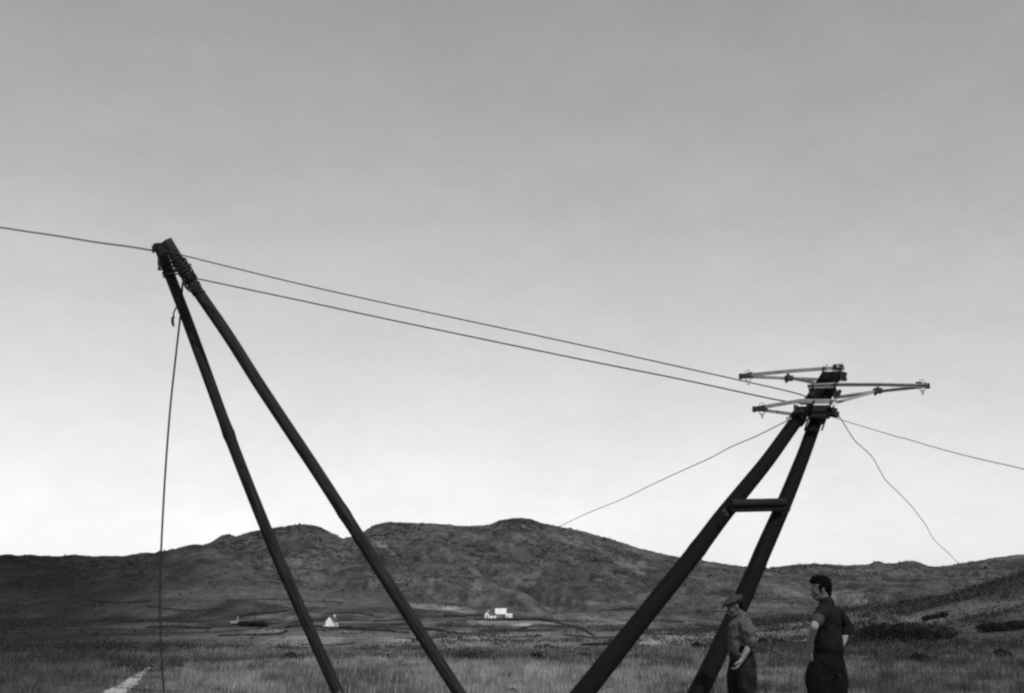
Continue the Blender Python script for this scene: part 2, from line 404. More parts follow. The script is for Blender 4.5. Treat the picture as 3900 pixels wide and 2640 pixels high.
# ------------------------------------------------------------------ poles
def pole_mesh(pts, r0, r1, n=20, step=.12, jit=.05, seed=0, knots=()):
    path = lerp_path(pts, 14); L_ = [0]
    for a, b in zip(path, path[1:]): L_.append(L_[-1] + (b - a).length)
    rad = [r0 + (r1 - r0) * l / L_[-1] for l in L_]
    for f, amp, wd in knots:
        rad = [r * (1 + amp * math.exp(-((l / L_[-1] - f) / wd) ** 2)) for r, l in zip(rad, L_)]
    mb = MB(); mb.tube(path, rad, n, jit=jit, seed=seed); return mb, path
def foot(pxy0, pxy1, Y0, dY):
    """continue the line of a pole down to the ground"""
    a = at(*pxy0, Y0); b = at(*pxy1, Y0 + dY); d = a - b
    q = a
    for _ in range(400):
        if q.z < hz(q.x, q.y) - .12: break
        q = q + d.normalized() * .02
    return q

# shear legs (left)
sl = empty('shear_legs', (0, 0, 0))
Ytop = 18.4
def sY(py, Yb, Yt=Ytop, y0=2640., y1=930.): return Yb + (Yt - Yb) * (y0 - py) / (y0 - y1)
LA = [(603,930),(646,1045),(735,1280),(872,1655),(1007,2000),(1107,2236),(1287,2638)]
LB = [(634,918),(745,1098),(870,1280),(1007,1495),(1236,1840),(1505,2261),(1748,2640)]
pA = [at(x, y, sY(y, 20.3, 18.55)) for x, y in LA]; pB = [at(x, y, sY(y, 19.6, 18.35)) for x, y in LB]
pA.append(foot(LA[-1], LA[-2], sY(2638, 20.3, 18.55), -.13)); pB.append(foot(LB[-1], LB[-2], sY(2640, 19.6, 18.35), -.06))
sl.location = ((pA[-1] + pB[-1]) / 2)[:]
bpy.context.view_layer.update()
def reparent(o, p):
    o.parent = p; o.matrix_parent_inverse = Matrix.Translation(p.location).inverted()
    return o
mbA, _ = pole_mesh(pA[::-1], .098, .086, seed=1, jit=.045, knots=((.60, .16, .012), (.30, .08, .01))); reparent(mbA.build('leg', 'weathered_pole', smooth=True, uv=True), sl)
mbB, _ = pole_mesh(pB[::-1], .100, .090, seed=9, jit=.045, knots=((.42, .10, .012),)); reparent(mbB.build('leg', 'weathered_pole', smooth=True, uv=True), sl)
def along(path, f):
    i = f * (len(path) - 1); k = int(i); k = min(k, len(path) - 2); return path[k].lerp(path[k+1], i - k)
def loop_pts(c, ax, ex, ey, rx, ry, n=28, wob=.006, seed=0):
    out = []
    for k in range(n):
        a = 2 * math.pi * k / n
        out.append(c + ex * math.cos(a) * rx + ey * math.sin(a) * ry + ax * wob * mnoise.noise(Vector((k * .6, seed, 0))) * 2)
    return out
def wrap_both(ya, yb, n, r=.011, grow=.0):
    out = []
    for i in range(n):
        mb = MB(); out.append(mb); f = i / max(n - 1, 1); y = ya + (yb - ya) * f
        def on(Lp, path, yy):
            for k in range(len(Lp) - 1):
                if Lp[k][1] <= yy <= Lp[k+1][1]:
                    t = (yy - Lp[k][1]) / (Lp[k+1][1] - Lp[k][1]); return path[k].lerp(path[k+1], t), (path[k+1] - path[k]).normalized()
        a, ta = on(LA, pA, y + 12 + random.uniform(-5, 5)); b, tb = on(LB, pB, y - 6 + random.uniform(-5, 5))
        c = (a + b) / 2; ex = (b - a).normalized(); ax = (ta + tb).normalized(); ax = (ax - ex * ax.dot(ex)).normalized(); ey = ax.cross(ex)
        half = (b - a).length / 2
        mb.tube(loop_pts(c, ax, ex, ey, half + .094 + grow, .105, 30, .01, i), r, 6, closed=True)
    return out
def wrap_one(Lp, path, ya, yb, n, rr, r=.015, tilt=.02):
    out = []
    for i in range(n):
        mb = MB(); out.append(mb); y = ya + (yb - ya) * i / max(n - 1, 1)
        for k in range(len(Lp) - 1):
            if Lp[k][1] <= y <= Lp[k+1][1]:
                t = (y - Lp[k][1]) / (Lp[k+1][1] - Lp[k][1]); c = path[k].lerp(path[k+1], t); ax = (path[k+1] - path[k]).normalized(); break
        ex = ax.orthogonal().normalized(); ax2 = (ax + ex * random.uniform(-tilt, tilt) * 8 + ax.cross(ex) * random.uniform(-tilt, tilt) * 8).normalized()
        ex = (ex - ax2 * ex.dot(ax2)).normalized(); ey = ax2.cross(ex)
        mb.tube(loop_pts(c, ax2, ex, ey, rr * random.uniform(1, 1.1), rr * random.uniform(1, 1.1), 20, .008, i * 3.3), r, 6, closed=True)
    return out
for w_ in wrap_both(966, 1030, 10, .011): reparent(w_.build('lashing_turn', 'lashing_rope', smooth=True), sl)
for w_ in wrap_one(LB, pB, 1000, 1068, 13, .103, .013, .06): reparent(w_.build('lashing_turn', 'lashing_rope', smooth=True), sl)
for w_ in wrap_one(LB, pB, 1080, 1112, 6, .100, .012, .08): reparent(w_.build('lashing_turn', 'lashing_rope', smooth=True), sl)
for w_ in wrap_one(LA, pA, 1020, 1050, 5, .098, .011, .04): reparent(w_.build('lashing_turn', 'lashing_rope', smooth=True), sl)
# loose bights and knot ends
def bight(pts, Y, r=.012):
    mb = MB(); mb.tube(lerp_path([at(x, y, Y + dy) for x, y, dy in pts], 6), r, 6); reparent(mb.build('rope_end', 'lashing_rope', smooth=True), sl)
bight([(716,1008,-.1),(728,1022,-.16),(738,1040,-.12),(741,1056,-.06),(730,1066,0)], 18.2)
bight([(708,1012,-.1),(722,1030,-.16),(730,1048,-.12),(726,1062,-.06)], 18.2)
bight([(655,1018,-.1),(662,1030,-.1),(676,1036,-.05)], 18.3)
bight([(662,1017,-.1),(674,1026,-.1),(680,1034,-.05)], 18.3)
bight([(706,1062,-.1),(698,1080,-.14),(712,1094,-.14),(724,1100,-.1),(748,1100,-.05)], 18.2, .014)
bight([(700,1072,-.1),(704,1090,-.12),(716,1104,-.1),(730,1114,0)], 18.2, .014)
bight([(632,1045,-.1),(655,1043,-.12),(682,1044,-.1)], 18.4)
mb = MB(); mb.tube([at(725, 1008, 18.15), at(716, 1018, 18.2)], .022, 8); reparent(mb.build('knot', 'lashing_rope', smooth=True), sl)
# rough axe-cut slivers on the pole heads
for (x, y, Y) in ((582,936,18.5),(588,928,18.5),(597,926,18.55),(606,926,18.5),(632,915,18.3),(642,918,18.3),(649,926,18.3),(605,984,18.45),(612,1002,18.45)):
    p = at(x, y, Y); mb = MB(); mb.beam(p, p + Vector((random.uniform(-.03, .03), 0, -.12)), .035, .03, (0, 1, 0)); reparent(mb.build('splinter', 'weathered_pole'), sl)
tag(sl, 'pair of rough timber shear legs, heads lashed together with rope', 'shear legs')

# ------------------------------------------------------------------ A-shaped line pole being raised (right)
ap = empty('line_pole')
L1 = [(3156,1420),(3119,1480),(3074,1545),(3015,1627),(2926,1750),(2837,1861),(2747,1972),(2651,2100),(2571,2201),(2378,2442),(2222,2640)]
L2 = [(3186,1420),(3160,1478),(3130,1545),(3094,1640),(3054,1750),(2991,1906),(2906,2100),(2877,2169),(2770,2410),(2671,2616)]
def aY(py, Yb, Yt): return Yb + (Yt - Yb) * ((2640 - py) / (2640 - 1420)) ** .9
q1 = [at(x, y, aY(y, 13.2, 17.8)) for x, y in L1]; q2 = [at(x, y, aY(y, 14.5, 18.0)) for x, y in L2]
q1.append(foot(L1[-1], L1[-2], 13.2, .9)); q2.append(foot(L2[-1], L2[-2], 14.55, .7))
ap.location = ((q1[-1] + q2[-1]) / 2)[:]
m1, path1 = pole_mesh(q1[::-1], .118, .089, 24, seed=3, jit=.035, knots=((.52, .05, .01), (.5, .07, .25))); reparent(m1.build('leg', 'creosoted_pole', smooth=True, uv=True), ap)
m2, path2 = pole_mesh(q2[::-1], .121, .089, 24, seed=5, jit=.035, knots=((.40, .05, .008), (.45, .06, .25))); reparent(m2.build('leg', 'creosoted_pole', smooth=True, uv=True), ap)
# strut between the legs: two round timbers and the bolt through them
for (ya, yb, r, dY) in ((1918, 1913, .056, 0), (1942, 1938, .034, .03)):
    a = at(2782, ya, 15.75 + dY); b = at(2986, yb, 16.35 + dY)
    mb = MB(); mb.tube([a.lerp(b, t / 10) for t in range(11)], r, 16, jit=.03, seed=ya); reparent(mb.build('strut', 'strut_timber', smooth=True, uv=True), ap)
for (x, y, Y) in ((2757,1945,15.5),(2766,1960,15.5)):
    p = at(x, y, Y); mb = MB(); mb.tube([p, p + Vector((0, -.05, 0))], .03, 6); reparent(mb.build('bolt', 'dark_iron'), ap)
for (x, y, Y) in ((3006, 1940, 16.3),):
    p = at(x, y, Y); mb = MB(); mb.tube([p - Vector((.02, 0, 0)), p + Vector((.012, 0, -.01))], .018, 6); reparent(mb.build('bolt', 'dark_iron'), ap)

def z2(x, y, Y): return at(*Z2(x, y), Y)
def arm(front, back, tip, plate, spacer, Yf, Yb, Yt, brace=None):
    ca = empty('crossarm'); ca.location = z2(*tip, Yt)[:]; reparent(ca, ap)
    bpy.context.view_layer.update()
    def sub(mb, name, m_, smooth=False):
        o = mb.build(name, m_, smooth=smooth); o.parent = ca; o.matrix_parent_inverse = Matrix.Translation(z2(*tip, Yt)).inverted(); return o
    T = z2(*tip, Yt)
    for pts, Y_, w in ((front, Yf, .052), (back, Yb, .046)):
        mb = MB(); P = [z2(x, y, Y_) for x, y in pts[:-1]] ; P.append(z2(*pts[-1], Yt))
        for a, b in zip(P, P[1:]):
            e = (b - a).normalized() * .004; mb.channel(a, b + e, .05, w, .012, (0, -.35, 1))
        sub(mb, 'beam', 'crossarm_steel')
    mb = MB(); a, b = z2(*plate[0], Yf - .012), z2(*plate[1], Yf - .012); mb.beam(a, b, .012, .022, (0, -.2, 1)); sub(mb, 'clamp_plate', 'pale_steel')
    if spacer:
        mb = MB(); mb.beam(z2(*spacer[0], Yf + .10), z2(*spacer[1], Yb - .08), .05, .045, (1, 0, 0)); sub(mb, 'spacer', 'crossarm_steel')
        mb = MB(); c = z2(*spacer[1], Yb - .03); mb.box(c, (.12, .09, .075)); mb.beam(c + Vector((-.03, 0, .03)), c + Vector((-.04, 0, -.07)), .03, .04, (0, 1, 0)); sub(mb, 'spacer_block', 'dark_iron')
    if brace:
        mb = MB(); mb.beam(z2(*brace[0], Yb - .05), z2(*brace[1], brace[2]), .02, .045, (0, 0, 1)); sub(mb, 'brace', brace[3])
    # end fitting: clamp plates, wire hoop and the pin hanging under it
    sg = -1 if tip[0] < 1000 else 1
    mb = MB(); mb.box(T + Vector((-sg * .06, 0, 0)), (.19, .085, .062)); mb.box(T + Vector((sg * .035, 0, -.006)), (.05, .06, .078)); mb.box(T + Vector((-sg * .10, -.02, .03)), (.08, .05, .04)); sub(mb, 'end_fitting', 'dark_iron')
    C = T + Vector((-sg * .065, -.06, -.005))
    mb = MB(); mb.tube([C + Vector((math.cos(a) * .050, 0, math.sin(a) * .084)) for a in [2 * math.pi * k / 28 for k in range(28)]], .0042, 6, closed=True); sub(mb, 'hoop', 'cable', True)
    mb = MB(); mb.tube([C + Vector((-.052, 0, -.045)), C + Vector((0, 0, -.115)), C + Vector((.052, 0, -.04))], .008, 6); mb.tube([C + Vector((0, 0, -.10)), C + Vector((0, 0, -.145))], .013, 6); mb.box(C + Vector((.0, 0, -.09)), (.04, .02, .035)); sub(mb, 'pin', 'crossarm_steel')
    # bolts through the pole
    for (x, y) in ((plate[0][0] + 12, plate[0][1]), (plate[1][0] - 12, plate[1][1])):
        p = z2(x, y - 14, Yf - .05); d = Vector((0, .88, -.46)); mb = MB(); mb.tube([p - d * .045, p - d * .015, p - d * .0149, p + d * (Yb - Yf + .2)], [.026, .026, .013, .013], 6); sub(mb, 'bolt', 'dark_iron')
    return ca
a1 = arm([(1262,252),(1080,256),(700,284),(310,322)], [(1275,361),(1040,358),(740,347),(310,328)], (318,324), ((1055,276),(1240,274)), ((735,292),(745,345)), 17.45, 17.98, 17.65, ((770,345),(985,388),17.5,'crossarm_steel'))
a2 = arm([(918,416),(1190,402),(1570,402),(2020,412)], [(1160,522),(1230,514),(1570,466),(2020,418)], (2015,413), ((955,434),(1190,424)), ((1572,415),(1572,462)), 17.22, 17.78, 17.45, ((1560,466),(1185,572),17.35,'crossarm_steel'))
a3 = arm([(1195,562),(960,560),(850,556),(440,626)], [(1200,692),(930,690),(780,680),(440,634)], (445,630), ((960,588),(1150,588)), None, 16.95, 17.42, 17.15)
# iron work round the pole heads
def iron(name, items, m_='dark_iron'):
    for (x0, y0, x1, y1, w, Y) in items: mb = MB(); mb.beam(z2(x0, y0, Y), z2(x1, y1, Y), w, w, (0, 1, .1)); reparent(mb.build(name, m_), ap)
iron('fitting', [(1200,235,1245,245,.075,17.4),(1160,238,1200,236,.07,17.42),(1215,300,1275,325,.09,17.75),(1215,330,1275,330,.08,17.7),(1240,350,1285,358,.035,17.7)])
iron('fitting', [(1160,460,1225,485,.085,17.4),(1150,490,1200,490,.075,17.4),(930,415,945,505,.02,17.2),(945,440,975,500,.035,17.25)])
iron('fitting', [(1100,640,1185,660,.10,17.1),(1100,668,1205,684,.085,17.15),(1090,690,1210,690,.05,17.2),(1140,640,1170,628,.06,17.0),(960,625,1110,620,.10,17.25),(950,690,1120,700,.07,17.1)])
iron('fitting', [(800,590,800,660,.03,16.9),(830,600,800,655,.035,16.95),(790,662,880,640,.05,17.0),(1160,600,1165,650,.02,17.0)])
iron('bolt', [(1098,214,1098,250,.018,17.4),(1241,206,1241,245,.018,17.4),(1205,228,1185,232,.05,17.38)], 'crossarm_steel')
iron('pale_bracket', [(832,600,905,598,.022,16.9),(1150,575,1190,590,.03,16.95),(1190,425,1200,460,.02,17.15)], 'pale_steel')
# ropes wound round the legs under the lowest arm
def ring_on(path_pts, yz, rr, r, n=1, dy=14):
    out = []
    for i in range(n):
        mb = MB(); out.append(mb); py = Z2(0, yz + i * dy)[1]
        best = min(range(len(path_pts)), key=lambda k: abs(project(path_pts[k].x, path_pts[k].y, path_pts[k].z)[1] - py))
        k = max(1, min(best, len(path_pts) - 2)); c = path_pts[k]; ax = (path_pts[k+1] - path_pts[k-1]).normalized()
        ex = ax.orthogonal().normalized(); mb.tube(loop_pts(c, ax, ex, ax.cross(ex), rr, rr, 24, .01, i), r, 6, closed=True)
    return out
for w_ in ring_on(path1, 700, .112, .010, 3, 18): reparent(w_.build('rope_sling', 'lashing_rope', smooth=True), ap)
for w_ in ring_on(path2, 690, .112, .010, 3, 14): reparent(w_.build('rope_sling', 'lashing_rope', smooth=True), ap)
mb = MB(); mb.tube(lerp_path([z2(x, y, 16.85) for x, y in ((760,705),(735,708),(722,720),(738,730),(770,722))], 6), .010, 6); reparent(mb.build('rope_sling', 'rope', smooth=True), ap)
tag(ap, 'black creosoted A-shaped line pole leaning to the right, three steel crossarms at its head', 'line pole')

# ------------------------------------------------------------------ cables and ropes
def rope(name, pts, r, m_, label, cat, n=10, sides=6, wob=0.0, group=None):
    P = lerp_path(pts, n)
    if wob: P = [p + Vector((mnoise.noise(p * .9) * wob, 0, mnoise.noise(p * .9 + Vector((9, 0, 0))) * wob)) for p in P]
    mb = MB(); mb.tube(P, r, sides); o = mb.build(name, m_, smooth=True); return tag(o, label, cat, group)
k = 1.6781
def S(x, y, Y): return at(x * k, y * k, Y)
rope('backstay_rope', [S(-900,370,27), S(-300,468,22.6), S(0,517,20.6), S(180,542,19.5), S(352,569,18.5)], .017, 'rope', 'thick rope running from the top of the shear legs out to the left', 'rope', wob=.02)
rope('hauling_cable', [S(372,569,18.3), S(640,635,18.2), S(860,685,18.05), S(1285,776,17.8), S(1620,850,17.65), S(1800,891,17.5), S(1835,905,17.45)], .0095, 'cable', 'upper of the two cables strung from the shear legs to the line pole', 'cable')
rope('hauling_cable', [S(425,628,18.2), S(700,686,18.05), S(900,729,17.9), S(1285,809,17.6), S(1550,862,17.4), S(1760,907,17.2), S(1835,917,17.1)], .0105, 'cable', 'lower of the two cables strung from the shear legs to the line pole', 'cable')
rope('hanging_rope', [S(414,648,18.4), S(411,700,18.8), S(400,800,18.85), S(387,920,18.85), S(376,1060,18.85), S(368,1200,18.85), S(364,1300,18.85), S(363,1380,18.85), S(366,1480,18.85), S(372,1573,18.8), S(374,1592,18.8), S(377,1606,18.9)], .016, 'lashing_rope', 'long rope hanging from the shear legs down to the grass', 'rope')
e = empty('rope_tail', S(393, 745, 18.9)[:])
mb = MB(); mb.tube(lerp_path([S(414,640,18.45), S(411,665,18.75), S(404,690,18.85), S(398,702,18.9), S(394,712,18.9), S(395,722,18.9)], 6), .012, 6); reparent(mb.build('strand', 'lashing_rope', smooth=True), e)
mb = MB(); mb.tube(lerp_path([S(395,718,18.9), S(392,722,18.88), S(392,733,18.9), S(394,741,18.9)], 4), [.014 + .008 * math.sin(min(i, 12) / 12 * math.pi) for i in range(13)], 8, jit=.5); reparent(mb.build('knot', 'lashing_rope', smooth=True), e)
tag(e, 'short loose rope end with a thick knot, dangling beside the left shear leg', 'rope')
g1 = ground_at(600, 2510, 20)
rope('guy_rope', [S(1789,954,16.95), S(1714,991,18.4), S(1658,1015,19.8), S(1609,1041,21), S(1549,1068,22.8), S(1480,1100,24.6), S(1414,1132,26.6), S(1360,1154,28.5), S(1313,1174,30), S(1274,1193,31.5), S(1180,1236,35), S(1050,1298,40), g1], .008, 'rope', 'thin guy rope from the line pole sloping down left to the hills', 'rope')
rope('guy_rope', [S(1884,945,17.2), S(1965,970,16.5), S(2035,991,15.9), S(2056,996,15.7), S(2110,1012,15.2), S(2175,1030,14.7), S(2250,1048,14.1), S(2324,1065,13.6), S(2500,1112,12.6), S(2800,1200,11.2), S(3300,1390,10.2), S(3800,1700,10)], .0065, 'rope', 'slack guy rope from the line pole running out to the right edge', 'rope')
g3 = ground_at(3830, 2400, 20)
rope('guy_rope', [S(1902,942,17.2), S(1914,960,17.5), S(1931,987,18.1), S(1943,1003,18.5), S(1972,1029,19.2), S(1984,1044,19.7), S(1998,1070,20.4), S(2012,1092,21), S(2042,1121,22.3), S(2072,1153,24), S(2101,1192,26), S(2120,1225,28), S(2150,1253,31), S(2173,1277,34), S(2205,1312,38), g3], .0072, 'rope', 'crooked slack guy rope dropping from the line pole to the right hillside', 'rope')

# ------------------------------------------------------------------ far buildings
def yawm(a): return Matrix.Rotation(a, 3, 'Z')
def gable_house(root, L_, W, H, Hr, wall_m, roof_m, openings=(), chimneys=(), roof_part='roof', over=.25):
    """gable end faces local -X... length runs along +X"""
    mb = MB(); hw = W / 2
    vs = [(0,-hw,-.8),(L_,-hw,-.8),(L_,hw,-.8),(0,hw,-.8),(0,-hw,H),(L_,-hw,H),(L_,hw,H),(0,hw,H),(0,0,Hr),(L_,0,Hr)]
    mb.add(vs, [(3,2,1,0),(0,1,5,4),(2,3,7,6),(0,4,8,7,3),(1,2,6,9,5)]); mb.build('wall', wall_m, root)
    mb = MB(); t = .18
    for s_ in (1, -1):
        sl_ = (Hr - H) / hw
        a = [(-.05, s_ * (hw + over), H - over * sl_ + .05), (L_ + .05, s_ * (hw + over), H - over * sl_ + .05), (L_ + .05, 0, Hr + .05), (-.05, 0, Hr + .05)]
        vs = a + [(x, y, z + t) for x, y, z in a]
        fs = [(0,1,2,3),(7,6,5,4),(0,4,5,1),(1,5,6,2),(3,7,4,0)]
        mb.add(vs, fs if s_ < 0 else [f[::-1] for f in fs])
    rf = mb.build(roof_part, roof_m, root)
    for (x, y, h, w) in chimneys:
        mb = MB(); mb.box((x, y, Hr + h / 2 - .3), (w, w, h + .6)); mb.build('chimney', wall_m, rf)
    for (nm, x, y, z, sx, sy, sz) in openings:
        mb = MB(); mb.box((x, y, z), (sx, sy, sz)); mb.build(nm, 'dark_opening', root)
def place(name, px, py, rot, label, cat, rmin, group=None):
    p = ground_at(px, py, rmin); o = empty(name, p[:]); o.rotation_euler.z = rot; tag(o, label, cat, group); return o, p.xy.length
# gable-on white cottage
o, r_ = place('cottage', 1253, 2390, 0, 'white cottage standing alone with its bright gable end, between the shear legs', 'cottage', 300)
ppm = F / r_
u = 1 / ppm
o.rotation_euler.z = R(80)
gable_house(o, 9, 27 * u, 21 * u, 38 * u, 'whitewash', 'thatch', (('window', 4, -13.5 * u - .02, 1.2, .9, .08, .9), ('door', 6, -13.5 * u - .02, .9, .9, .08, 1.9)), ((8.4, 0, 1.0, .8),))
mb = MB(); mb.box((-.6, 16 * u, .1), (1.6, 6 * u, 1.6)); mb.build('lean_to', 'whitewash', o)
print('cottage r', r_)
# farm: white gabled house, long pale-roofed barn, outbuilding
o, r_ = place('farmhouse', 1855, 2354, 0, 'small white gabled farmhouse at the left of the farm group', 'farmhouse', 500); u = r_ / F; print('farm r', r_)
o.rotation_euler.z = R(74)
gable_house(o, 22 * u, 18 * u, 12 * u, 23 * u, 'whitewash', 'thatch', (('door', -.03, 0, 5 * u, .08, 4.5 * u, 11 * u), ('window', 10 * u, -9 * u - .03, 6 * u, 3 * u, .08, 4 * u)), ((19 * u, 0, 4 * u, 4 * u),))
o, r_ = place('outbuilding', 1866, 2354, R(4), 'low white wing with dark roof beside the small gabled farmhouse', 'outbuilding', 500); u = r_ / F
gable_house(o, 22 * u, 12 * u, 10 * u, 17 * u, 'whitewash', 'thatch', (('door', 12 * u, -6 * u - .03, 4 * u, 3 * u, .08, 8 * u),))
o, r_ = place('barn', 1886, 2351, R(-2), 'long farm building with a broad bright roof over dark openings', 'barn', 500); u = r_ / F
gable_house(o, 42 * u, 26 * u, 12 * u, 31 * u, 'grey_wall', 'pale_roof', (('doorway', 20 * u, -13 * u - .05, 4 * u, 5 * u, .12, 9 * u), ('window', 11 * u, -13 * u - .05, 6 * u, 4 * u, .12, 5 * u), ('doorway', 32 * u, -13 * u - .05, 4 * u, 7 * u, .12, 9 * u)), ())
o, r_ = place('outbuilding', 1927, 2352, R(-4), 'low pale shed at the right end of the farm group', 'outbuilding', 500); u = r_ / F
gable_house(o, 24 * u, 10 * u, 8 * u, 13 * u, 'whitewash', 'pale_roof', (('doorway', 6 * u, -5 * u - .03, 3 * u, 3 * u, .08, 6 * u),))
# ruin far left
o, r_ = place('ruined_cottage', 878, 2374, R(10), 'faint grey roofless cottage with one gable, left of the shear legs', 'ruin', 400); u = r_ / F
mb = MB(); W_, L_ = 16 * u, 28 * u
mb.box((L_/2, -W_/2, 2.5*u), (L_, .5, 9 * u)); mb.box((L_/2 - 2, W_/2, 2.5*u), (L_ - 4, .5, 9 * u)); mb.box((.25, 0, 2.5*u), (.5, W_ - .55, 9 * u)); mb.build('wall', 'grey_wall', o)
mb = MB(); x0 = L_ - 5*u
mb.add([(x0,-11*u,-.8),(x0+.6,-11*u,-.8),(x0+.6,11*u,-.8),(x0,11*u,-.8),(x0,-11*u,8*u),(x0+.6,-11*u,8*u),(x0+.6,11*u,8*u),(x0,11*u,8*u),(x0,0,24*u),(x0+.6,0,24*u)],
       [(3,2,1,0),(0,1,5,4),(2,3,7,6),(0,4,8,7,3),(1,2,6,9,5),(4,5,9,8),(6,7,8,9)]); mb.build('gable', 'grey_wall', o)

# ------------------------------------------------------------------ field banks and hedges on the valley floor and slopes
def hedge(pts, hpx, label, name='hedge', cat='hedge', tone=.022, rmin=30, dens=1.0, rfix=None):
    P = []
    gat = ground_at if rfix is None else (lambda a, b, c: (lambda d: Vector((d.x, d.y, 0)).normalized() * rfix)(ray(a, b)))
    for (a, b) in zip(pts, pts[1:]):
        n = max(3, int(math.hypot(b[0]-a[0], b[1]-a[1]) / 5))
        for i in range(n):
            t = i / n; P.append(gat(a[0] + (b[0]-a[0]) * t, a[1] + (b[1]-a[1]) * t, rmin))
    P.append(gat(*pts[-1], rmin))
    if rfix:
        for p in P: p.z = hz(p.x, p.y)
    V, T, A = [], [], []; hpx *= 1.35; tone = .013
    for i, p in enumerate(P):
        r_ = p.xy.length; h = hpx * r_ / F
        for j in range(int(9 * dens)):
            q = P[min(i + 1, len(P) - 1)]; c = p.lerp(q, random.random()); hh = h * random.uniform(.45, 1.15) * (.6 + .8 * max(0, mnoise.noise(p * (22. / r_)) + .3))
            w = h * random.uniform(.5, 1.1); ox, oy = random.uniform(-.6, .6) * h, random.uniform(-.6, .6) * h
            lump(V, T, A, (c.x + ox, c.y + oy, c.z - .15 * h), w, hh, tone * random.uniform(.6, 1.5))
    me = fast_mesh(name, np.array(V), np.array(T), {'tone': A}); return tag(link(name, me, 'scrub_leaf'), label, cat)
def lump(V, T, A, c, w, h, tone):
    """one ragged tuft: a squashed, jittered half icosphere-like cone of 5 sides x 2 levels"""
    b = len(V); n = 5; a0 = random.random() * 6
    for lv, (rr, zz) in enumerate(((1.0, 0.0), (.85, .55), (.35, .92))):
        for k_ in range(n):
            a = a0 + 2 * math.pi * k_ / n + lv * .5; q = rr * random.uniform(.6, 1.25) * w * .5
            V.append((c[0] + math.cos(a) * q, c[1] + math.sin(a) * q, c[2] + h * zz * random.uniform(.8, 1.15)))
            A.append(tone * random.uniform(.75, 1.3))
    V.append((c[0], c[1], c[2] + h)); A.append(tone)
    for lv in range(2):
        for k_ in range(n):
            i0 = b + lv * n + k_; i1 = b + lv * n + (k_ + 1) % n; T.append((i0, i1, i1 + n)); T.append((i0, i1 + n, i0 + n))
    for k_ in range(n): T.append((b + 2 * n + k_, b + 2 * n + (k_ + 1) % n, b + 3 * n))
HEDGES = [
 ([(1690,2349),(1760,2350),(1836,2345)], 6, 'dark overgrown field hedge running left from the farmhouse gable'),
 ([(1810,2362),(1880,2365),(1960,2363),(2040,2362),(2100,2369)], 7, 'dark hedge along the front of the farm buildings'),
 ([(1812,2378),(1860,2390),(1902,2402),(1950,2402),(1981,2398),(2030,2386),(2077,2384),(2143,2390)], 5, 'curved low hedge round the pale field below the farm'),
 ([(2080,2362),(2161,2384),(2220,2400),(2264,2424)], 5, 'low hedge slanting down right from the farm towards the line pole'),
 ([(1560,2384),(1620,2398),(1720,2412),(1842,2418)], 5, 'thin hedge left of and below the pale farm field'),
 ([(1310,2398),(1400,2402),(1490,2406),(1553,2413)], 6, 'dark hedge crossing behind the right shear leg'),
 ([(1500,2430),(1600,2437),(1700,2428)], 4, 'short faint hedge in the middle of the valley floor'),
 ([(861,2288),(1000,2284),(1150,2292),(1300,2297)], 3.5, 'faint hedge across the foot of the mountain, behind the shear legs'),
 ([(835,2424),(920,2421),(1000,2421),(1063,2417),(1092,2405)], 6, 'long dark hedge below the ruined cottage'),
 ([(1090,2392),(1160,2382),(1240,2392),(1330,2394)], 8, 'dark hedge just below the lone white cottage'),
 ([(900,2350),(1000,2340),(1090,2330)], 5, 'hedge climbing right above the ruined cottage'),
 ([(560,2392),(680,2388),(800,2398)], 5, 'hedge on the dark flat at the left, near the hanging rope'),
 ([(335,2290),(450,2300),(560,2292)], 4, 'faint hedge on the dark slope left of the hanging rope'),
 ([(560,2312),(700,2330),(840,2322)], 4, 'hedge running from the hanging rope towards the ruined cottage'),
 ([(1235,2342),(1330,2335),(1420,2345)], 4, 'thin hedge on the rise just behind the lone white cottage'),
 ([(1420,2368),(1520,2362),(1600,2372)], 5, 'short hedge right of the right shear leg, below the slope'),
 ([(2150,2420),(2260,2432),(2380,2426)], 5, 'dark hedge reaching the near leg of the line pole'),
 ([(2420,2372),(2520,2362),(2600,2372)], 5, 'short hedge between the legs of the line pole'),
 ([(1150,2455),(1260,2460),(1350,2452)], 5, 'low hedge between the shear legs, nearest the scrub'),
 ([(2280,2330),(2400,2322),(2500,2334)], 4, 'faint hedge at the hill foot left of the line pole'),
 ([(2660,2336),(2730,2331),(2790,2330)], 3.5, 'hedge behind the capped man at head height'),
 ([(1750,2420),(1850,2424),(1960,2430),(2060,2424)], 4, 'lowest thin hedge below the farm'),
 ([(3120,2312),(3190,2297),(3300,2286),(3400,2282)], 8, 'hedge on the low crest behind the bareheaded man'),
 ([(3430,2282),(3530,2262),(3640,2240),(3720,2216),(3800,2196),(3920,2168)], 19, 'dark hedge climbing the right hillside crest to the edge'),
]
for pts, hp, lb in HEDGES: hedge(pts, hp, lb, dens=1.0 if hp < 9 else 2.2, rfix=(RH - 2 if 'crest' in lb else None), name='hedge', cat='hedge')

